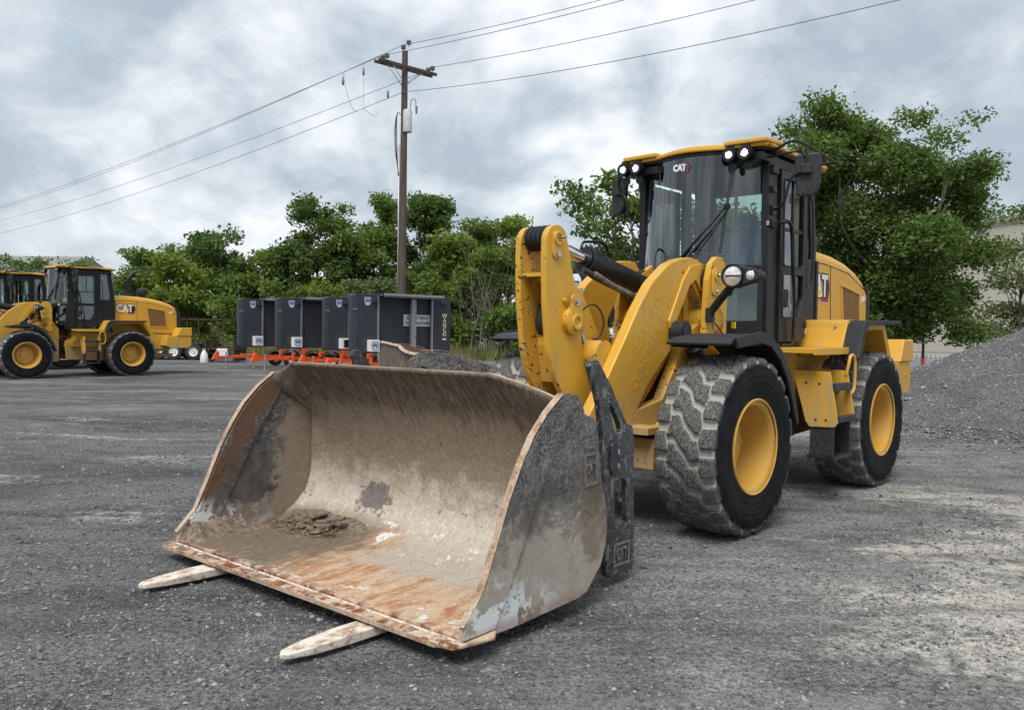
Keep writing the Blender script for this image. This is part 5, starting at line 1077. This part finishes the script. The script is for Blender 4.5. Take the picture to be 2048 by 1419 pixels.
for v in (-.78, .78):
    mb = MB(); hw = .075
    pl = [(3.40, v - hw), (5.25, v - hw), (5.45, v - hw * .85), (5.57, v - hw * .5), (5.60, v), (5.57, v + hw * .5), (5.45, v + hw * .85), (5.25, v + hw), (3.40, v + hw)]
    k_ = len(pl); top = [(a, b, .072 if a < 5.3 else .072 - (a - 5.3) * .05) for a, b in pl]; bot = [(a, b, .022 if a < 5.3 else .022 + (a - 5.3) * .03) for a, b in pl]
    mb.add(top + bot, [tuple(range(k_)), tuple(range(k_, 2 * k_))] + [(i, (i + 1) % k_, (i + 1) % k_ + k_, i + k_) for i in range(k_)]); mb.bx(3.37, 3.42, v - hw, v + hw, .022, .95)
    ff(mb.build('fork_tine', TINE, FK, .006))

# ------------------------------------------------------------------ message board trailers
bdir = Vector((3.51, 3.2, 0)).normalized(); BA = math.atan2(bdir.y, bdir.x)
def board_trailer(loc, label, sign, wanco, boxdark):
    T = empty('sign_trailer', loc, BA); T.scale = (.85,) * 3; tag(T, label, 'sign trailer', 'grey folded message board trailers')
    W, b, t = 4.60, .95, 3.25; x1, x2 = .95, 3.65
    for x0_, x1_ in ((0, x1), (x2, W)):
        MB().bx(x0_, x1_, 0, .34, b, t).build('cabinet_wing', BOARD, T, .01)
    MB().bx(x1, x2, .16, .22, b + .02, t - .02).build('back_panel', BOARD, T)
    mb = MB(); mb.add([(-.0, 0, b), (-.0, 0, t), (-.0, .34, t), (-.0, .34, b), (-.16, .05, b + .1), (-.16, .05, t - .06), (-.16, .30, t - .06), (-.16, .30, b + .1)], [(4, 5, 6, 7), (0, 1, 5, 4), (1, 2, 6, 5), (2, 3, 7, 6), (3, 0, 4, 7)]); mb.build('end_panel', BOARD, T)
    for k in (0, 1): MB().bx(x1 + .02, x2 - .02, .150, .160, b + .75 + k * .8, b + .765 + k * .8).build('panel_rib', BOARD, T)
    for x_ in (x1, x2 - .06): MB().bx(x_, x_ + .07, -.03, .05, b - .1, t - .02).build('upright_post', GALV, T)
    mb = MB(); mb.bx(2.55, 2.78, -.08, .10, .45, t - .12); mb.bx(2.58, 2.92, -.05, .26, b - .25, b); mast = mb.build('mast', GALV, T, .01)
    mb = MB(); mb.tube(smoothline([(2.6, -.02, b + .1), (2.5, -.06, b + .7), (2.9, -.08, b + .62)]), .018, 6); mb.tube(smoothline([(2.2, -.02, t - .35), (2.4, -.05, t - .4), (2.55, -.02, t - .2)]), .018, 6); mb.build('power_cable', RUB, mast)
    mb = MB(); mb.bx(-.16, 0.02, -.012, -.0, t - .62, t - .57); mb.build('latch_bar', GALV, T)
    mb = MB(); mb.bx(.70, .92, -.10, 0, t - .32, t - .14); mb.build('bracket', BOARD, T, .02)
    mb = MB(); mb.bx(4.05, 4.3, -.10, 0, t - .32, t - .14); mb.build('bracket', BOARD, T, .02)
    sp = MB().box(((x1 + x2) / 2 + .1, -.12, t + .02), (2.9, .75, .05), Matrix.Rotation(.05, 3, 'X')).build('solar_panel', SOLAR, T)
    mb = MB(); mb.box(((x1 + x2) / 2 + .1, -.51, t - .0), (2.94, .03, .09)); mb.box(((x1 + x2) / 2 + .1, -.25, t - .03), (2.9, .06, .06)); mb.bx(x1 + .1, x2, -.36, -.31, t - .10, t - .03); mb.build('panel_frame', GALV, sp)
    # W badge
    mb = MB(); mb.prism(poly_round([(.35, t - .12), (.66, t - .12), (.62, t - .40), (.50, t - .46), (.39, t - .40)], 1), -.012, -.002); bd = mb.build('badge', WHITE, T)
    mb = MB(); mb.prism(poly_round([(.37, t - .14), (.64, t - .14), (.60, t - .385), (.50, t - .435), (.41, t - .385)], 1), -.016, -.0125, hole=[poly_round([(.39, t - .16), (.62, t - .16), (.585, t - .375), (.50, t - .415), (.425, t - .375)], 1)]); mb.build('badge_ring', BLUE, bd)
    text('W', .20, BLUE, bd, (.505, -.018, t - .265), (1, 0, 0), (0, 0, 1), .001, .012)
    mb = MB(); mb.bx(.48, .92, -.26, -.002, b + .06, b + .52); cb = mb.build('control_box', WHITE, T, .02)
    if boxdark: MB().bx(.60, .88, -.266, -.261, b + .12, b + .46).build('box_window', LEDB, cb)
    else:
        text('W', .24, BLUE, cb, (.70, -.264, b + .29), (1, 0, 0), (0, 0, 1), .001, .012); mb = MB(); ring = [(.70 + .17 * math.cos(2 * PI * k / 20), b + .29 + .17 * math.sin(2 * PI * k / 20)) for k in range(20)]
        mb.prism(ring, -.2645, -.262, hole=[[(.70 + (x - .70) * .87, b + .29 + (z - b - .29) * .87) for x, z in ring]]); mb.build('badge_ring', BLUE, cb)
    if sign:
        sg = MB().bx(2.3, 3.62, .135, .148, b + 1.08, b + 1.55).build('sign_plate', WHITE, T)
        text('GREAT HILLS', .19, BLKT, sg, (2.98, .132, b + 1.42), (1, 0, 0), (0, 0, 1), .001, .006, sx=.95); text('CONSTRUCTORS', .17, BLKT, sg, (2.98, .132, b + 1.20), (1, 0, 0), (0, 0, 1), .001, .006, sx=.9)
    if wanco:
        for k, ch in enumerate('WANCO'): text(ch, .24, CREAM, T, (4.28, -.004, t - .78 - k * .19), (1, 0, 0), (0, 0, 1), .001, .008, name='letter')
        MB().bx(4.18, 4.38, -.006, -.002, t - 1.78, t - 1.71).build('decal', WHITE, T)
    # chassis
    mb = MB(); mb.bx(-1.5, 3.9, -.35, -.25, .45, .56); mb.bx(-.2, 3.9, .45, .55, .45, .56); mb.tube([(-1.5, -.3, .5), (-.2, .5, .5)], .05, 4); mb.bx(.22, .30, -.6, .8, .56, .62); mb.bx(3.52, 3.60, -.6, .8, .50, .60)
    mb.bx(1.7, 2.1, -.5, -.3, .58, .80); mb.bx(2.95, 3.2, -.4, -.2, .6, 1.0); mb.prism([(-1.6, .4), (-1.25, .4), (-1.3, .78), (-1.4, .78)], -.36, -.24); ch = mb.build('chassis', ORANGE, T, .008)
    for x_ in (.25, 3.56):
        MB().bx(x_ - .05, x_ + .05, -.72, -.62, .3, .8).build('outrigger', ORANGE, ch)
    for x_ in (-1.1, .25, 3.56):
        mb = MB(); mb.cyl((x_, -.68, .03), (x_, -.68, .75), .03, 10); mb.bx(x_ - .09, x_ + .09, -.77, -.59, 0, .03); mb.build('jack', GALV, T)
    for s in (-.72, .9):
        wt = MB().lathe([(.18, -.10), (.33, -.10), (.36, -.06), (.36, .06), (.33, .10), (.18, .10)], (2.1, s, .36), n=24).build('tyre', RUB, T); MB().lathe([(0, -.06), (.12, -.05), (.19, -.09), (.19, .09)], (2.1, s, .36), n=20).build('rim', WHITE, wt)
        mb = MB(); sheet(arc(2.1, .36, .46, 160, 20, 8), s - .14, s + .14, .015, mb); mb.build('fender', BKM, T)
BLUE = plain('badge_blue', (.02, .10, .36), .5); BLKT = plain('sign_black', (.02, .05, .04), .5); CREAM = plain('cream_letter', (.72, .68, .36), .5)
for (px_, Y_, lb, sg, wc, bd_) in [(473, 39, 'leftmost grey message board trailer with white control box, orange drawbar reaching left', 0, 0, 0), (550, 37, 'second grey message board trailer from the left with a small sign in its bay', 1, 0, 0), (645, 35.4, 'third grey message board trailer, its white control box has a dark window', 0, 0, 1), (700, 31.8, 'rightmost grey message board trailer with cream vertical lettering on its wing', 1, 1, 0)]:
    Y_ *= .85; board_trailer((at(px_ + 12, Y_), Y_, 0), lb, sg, wc, bd_)

# ------------------------------------------------------------------ utility pole and wires
PX0, PY0 = at(803, 40), 40.0
P = empty('utility_pole', (PX0, PY0, 0)); tag(P, 'tall weathered wooden utility pole with double crossarm behind the sign trailers', 'utility pole')
MB().tube([(0, 0, -.3), (.0, 0, 8), (.03, 0, 14.95)], [.20, .175, .14], 16).build('pole_shaft', WOOD, P)
ad = Vector((.74, .67, 0)); an = Vector((.67, -.74, 0))
for s, off in ((1, .18), (-1, -.18)):
    c = Vector((.1, 0, 14.15)) + an * off; M3 = Matrix.Rotation(math.atan2(ad.y, ad.x), 3, 'Z'); MB().box(c, (3.35, .10, .13), M3).build('crossarm', WOOD, P)
    mb = MB(); mb.tube([c + ad * .9 - Vector((0, 0, .06)), Vector((0, 0, 13.3)) + an * off * .8], .022, 4); mb.tube([c - ad * .9 - Vector((0, 0, .06)), Vector((0, 0, 13.3)) + an * off * .8], .022, 4); mb.build('arm_brace', GALV, P)
INS = plain('grey_porcelain', (.16, .17, .17), .35)
ends = [Vector((.1, 0, 14.25)) - ad * 1.35, Vector((-.05, 0, 15.05)), Vector((.1, 0, 14.25)) + ad * 1.3]
for e in ends + [e + an * .36 * (1 if i != 1 else .0) + Vector((.26 if i == 1 else 0, 0, .22 if i == 1 else 0)) for i, e in enumerate(ends)]:
    MB().lathe([(.02, -.12), (.02, .0), (.11, .01), (.13, .06), (.08, .09), (.12, .12), (.12, .17), (.06, .20), (0, .20)], tuple(e), ax=2, n=12).build('insulator', INS, P)
tr = MB().lathe([(0, 11.05), (.20, 11.06), (.22, 11.15), (.22, 12.05), (.19, 12.12), (0, 12.16)], (.20, -.12, 0), ax=2, n=20).build('transformer_can', plain('light_grey_enamel', (.50, .53, .54), .4), P)
MB().tube(smoothline([(.33, -.1, 12.15), (.34, -.12, 12.5), (.42, -.12, 12.68), (.6, -.12, 12.6), (.58, -.12, 12.35)]), [.05] * 3 + [.02] * 60 if False else .022, 6).build('bushing', INS, tr)
MB().lathe([(0, 11.95), (.05, 11.95), (.06, 12.3), (0, 12.32)], (.62, -.12, 0), ax=2, n=8).build('fuse', INS, tr)
mb = MB(); mb.tube([(-.22, -.05, .3), (-.20, -.05, 10.5)], .035, 8); mb.build('conduit', GALV, P)
mb = MB()
for k in range(3): mb.tube(smoothline([(-.2 - .02 * k, -.08, 9.0), (-.40 + .05 * k, -.1, 10.2), (-.42 + .04 * k, -.1, 11.4), (-.30, -.08, 12.1), (-.15, -.05, 11.9)]), .018, 6)
mb.build('riser_cable', RUB, P)
def jumper(a, b, dn):
    a, b = Vector(a), Vector(b); mb = MB(); mb.tube(smoothline([a, a.lerp(b, .15) - Vector((0, 0, dn * .6)), a.lerp(b, .5) - Vector((0, 0, dn)), b]), .012, 6); o = mb.build('jumper_wire', GALV, P)
    MB().tube([a - Vector((0, 0, .25)), a - Vector((0, 0, .62))], [.06, .05], 8).build('arrester', INS, o)
P0 = Vector((PX0, PY0, 0))
def wire(a, b, sag, lb, r=.014):
    a, b = Vector(a), Vector(b); k = 40; pts = [a.lerp(b, i / k) - Vector((0, 0, 4 * sag * (i / k) * (1 - i / k))) for i in range(k + 1)]
    o = MB().tube(pts, r, 5, cap=False).build('overhead_wire', GALVD, None); tag(o, lb, 'wire', 'overhead wires'); return pts
GALVD = plain('dull_wire', (.17, .175, .18), .5, .3)
up = Vector((0, 0, .2)); LW = Vector((-92, 86, 0)); RW = Vector((40, -40, 0)); neu = Vector((0, -.2, 12.95))
w1 = wire(P0 + ends[0] + up, P0 + ends[0] + up + LW, 1.7, 'upper overhead wire running left from the near end of the crossarm')
w2 = wire(P0 + ends[1] + up, P0 + ends[1] + up + LW, 2.1, 'overhead wire running left from the very top of the pole')
w3 = wire(P0 + ends[2] + up - Vector((0, 0, .1)), P0 + ends[2] + up + LW, 1.9, 'overhead wire running left from the far end of the crossarm')
w4 = wire(P0 + neu, P0 + neu + LW, 2.3, 'lowest overhead wire running left from below the crossarm')
wire(P0 + ends[1] + up, P0 + ends[1] + up + RW, 1.7, 'overhead wire rising right from the very top of the pole')
wire(P0 + ends[0] + up, P0 + ends[0] + up + RW + Vector((1.5, 1.2, .6)), 1.6, 'overhead wire rising right from the near end of the crossarm')
wire(P0 + ends[2] + up, P0 + ends[2] + up + RW, 1.7, 'overhead wire rising right from the far end of the crossarm')
wire(P0 + neu, P0 + neu + RW, 1.9, 'lowest overhead wire rising right from below the crossarm')
for ww, i in ((w1, 1), (w3, 1), (w2, 1)):
    a = ww[i] - P0; b = w4[1] - P0 + Vector((0, 0, 0)); jumper(a, b, 1.1)

# ------------------------------------------------------------------ flatbed trailer and small things at left
FT = empty('flatbed_trailer', (at(395, 40.5), 40.5, 0), R(4)); tag(FT, 'dark flatbed trailer with brown rail frame and white wheels behind the left loader', 'flatbed trailer')
mb = MB(); mb.bx(-3.0, .9, -1, 1, .62, .74); mb.bx(.9, 2.3, -.08, .08, .5, .62); FB = mb.build('deck', BK, FT, .01)
for k in range(9): MB().bx(-2.9 + k * .42, -2.5 + k * .42, -.98, .98, .745, .775).build('deck_plank', BROWNST, FT)
mb = MB()
for x_ in (-.75, -.2, .35, .95, 1.5): mb.bx(x_ - .025, x_ + .025, -1.02, -.97, .55, 1.98)
mb.bx(-.8, 1.55, -1.02, -.97, 1.93, 1.99); mb.bx(-.8, 1.55, -1.02, -.97, 1.2, 1.24); mb.bx(-.8, 1.55, .95, 1.0, 1.93, 1.99); mb.build('rail_frame', BROWNST, FT)
for x_ in (-1.55, -.80, .12):
    for s in (-1, 1):
        wt = MB().lathe([(.22, -.11), (.36, -.11), (.40, -.06), (.40, .06), (.36, .11), (.22, .11)], (x_, s * 1.0, .40), n=28).build('tyre', RUB, FT)
        MB().lathe([(0, -.05), (.07, -.09), (.09, -.05), (.16, -.05), (.22, -.10), (.22, .1)] if s < 0 else [(0, .05), (.22, .1), (.22, -.1)], (x_, s * 1.0, .40), n=20).build('rim', WHITE, wt)
mb = MB(); sheet([(-2.0, .72), (-1.9, .88), (.5, .88), (.65, .72)], -1.16, -.86, .02, mb); mb.build('fender', BK, FT)
sb = MB().lathe([(0, 0), (.17, .0), (.18, .10), (.15, .35), (.09, .48), (.06, .54), (.08, .60), (0, .60)], (at(408, 37), 37, 0), ax=2, n=14).build('white_sack', WHITE); tag(sb, 'white filled sack standing on the gravel by the flatbed wheels', 'sack')
UT = empty('tongue_trailer', (at(447, 38), 38, 0), R(-12)); tag(UT, 'small rusty dark utility trailer standing between the flatbed and the orange drawbar', 'utility trailer')
mb = MB(); mb.bx(-.8, .9, -.5, .5, .55, .62); mb.bx(-.7, -.6, -.5, .5, .1, 1.0); mb.bx(.75, .85, -.5, .5, .05, 1.0); mb.tube([(-.7, -.5, .1), (-.2, -.5, .9)], .04, 5); mb.build('frame', BROWNST, UT, .01)
MB().bx(-.05, .5, -.52, -.3, .25, .62).build('white_bin', WHITE, UT, .03)
wt = MB().lathe([(.1, -.08), (.24, -.08), (.26, 0), (.24, .08), (.1, .08)], (-.45, -.3, .26), n=18).build('tyre', RUB, UT)
tk_ = empty('white_truck', (-19.6, 33.2, 0), R(-25)); tag(tk_, 'white truck cab with an orange beacon glimpsed between the two left loaders', 'truck')
mb = MB(); mb.prism([(-.9, .5), (1.1, .5), (1.2, 1.6), (.6, 2.75), (-.9, 2.8)], -1.0, 1.0); mb.bx(1.1, 4.4, -1.0, 1.0, .7, 1.3); mb.build('body', WHITE, tk_, .08, 3)
MB().lathe([(0, 2.8), (.12, 2.8), (.12, 3.02), (.08, 3.1), (0, 3.1)], (.2, -.6, 0), ax=2, n=14).build('beacon', AMBER, tk_); mb = MB(); mb.tube(poly_tube([(.9, -1.0, 2.3), (1.0, -1.35, 2.5), (1.0, -1.4, 2.0), (.9, -1.0, 1.9)]), .03, 6); mb.build('mirror_bracket', BK, tk_)
for x_ in (0, 3.4):
    for s in (-1, 1): MB().lathe([(0, -.1), (.38, -.12), (.42, 0), (.38, .12), (0, .1)], (x_, s * .95, .42), n=20).build('tyre', RUB, tk_)

# right edge: barrier fence and post
FN = empty('barrier_fence', (at(1838, 30), 30, 0), R(-20)); tag(FN, 'low steel barrier fence panel glimpsed between counterweight and gravel pile', 'fence')
mb = MB(); mb.bx(-1.6, 1.3, -.02, .02, 1.02, 1.06); mb.bx(-1.6, 1.3, -.02, .02, .15, .19); mb.build('fence_frame', GALV, FN)
for k in range(19): MB().cyl((-1.55 + k * .155, 0, .15), (-1.55 + k * .155, 0, 1.05), .011, 6).build('fence_bar', GALV, FN)
PO = empty('marker_post', (at(1846, 29), 29, 0)); tag(PO, 'thin black post wrapped red at its foot beside the gravel pile', 'post')
MB().cyl((0, 0, 0), (0, 0, 1.75), .045, 10).build('post', BK, PO); MB().cyl((0, 0, .05), (0, 0, .85), .06, 10).build('red_wrap', REDD, PO)
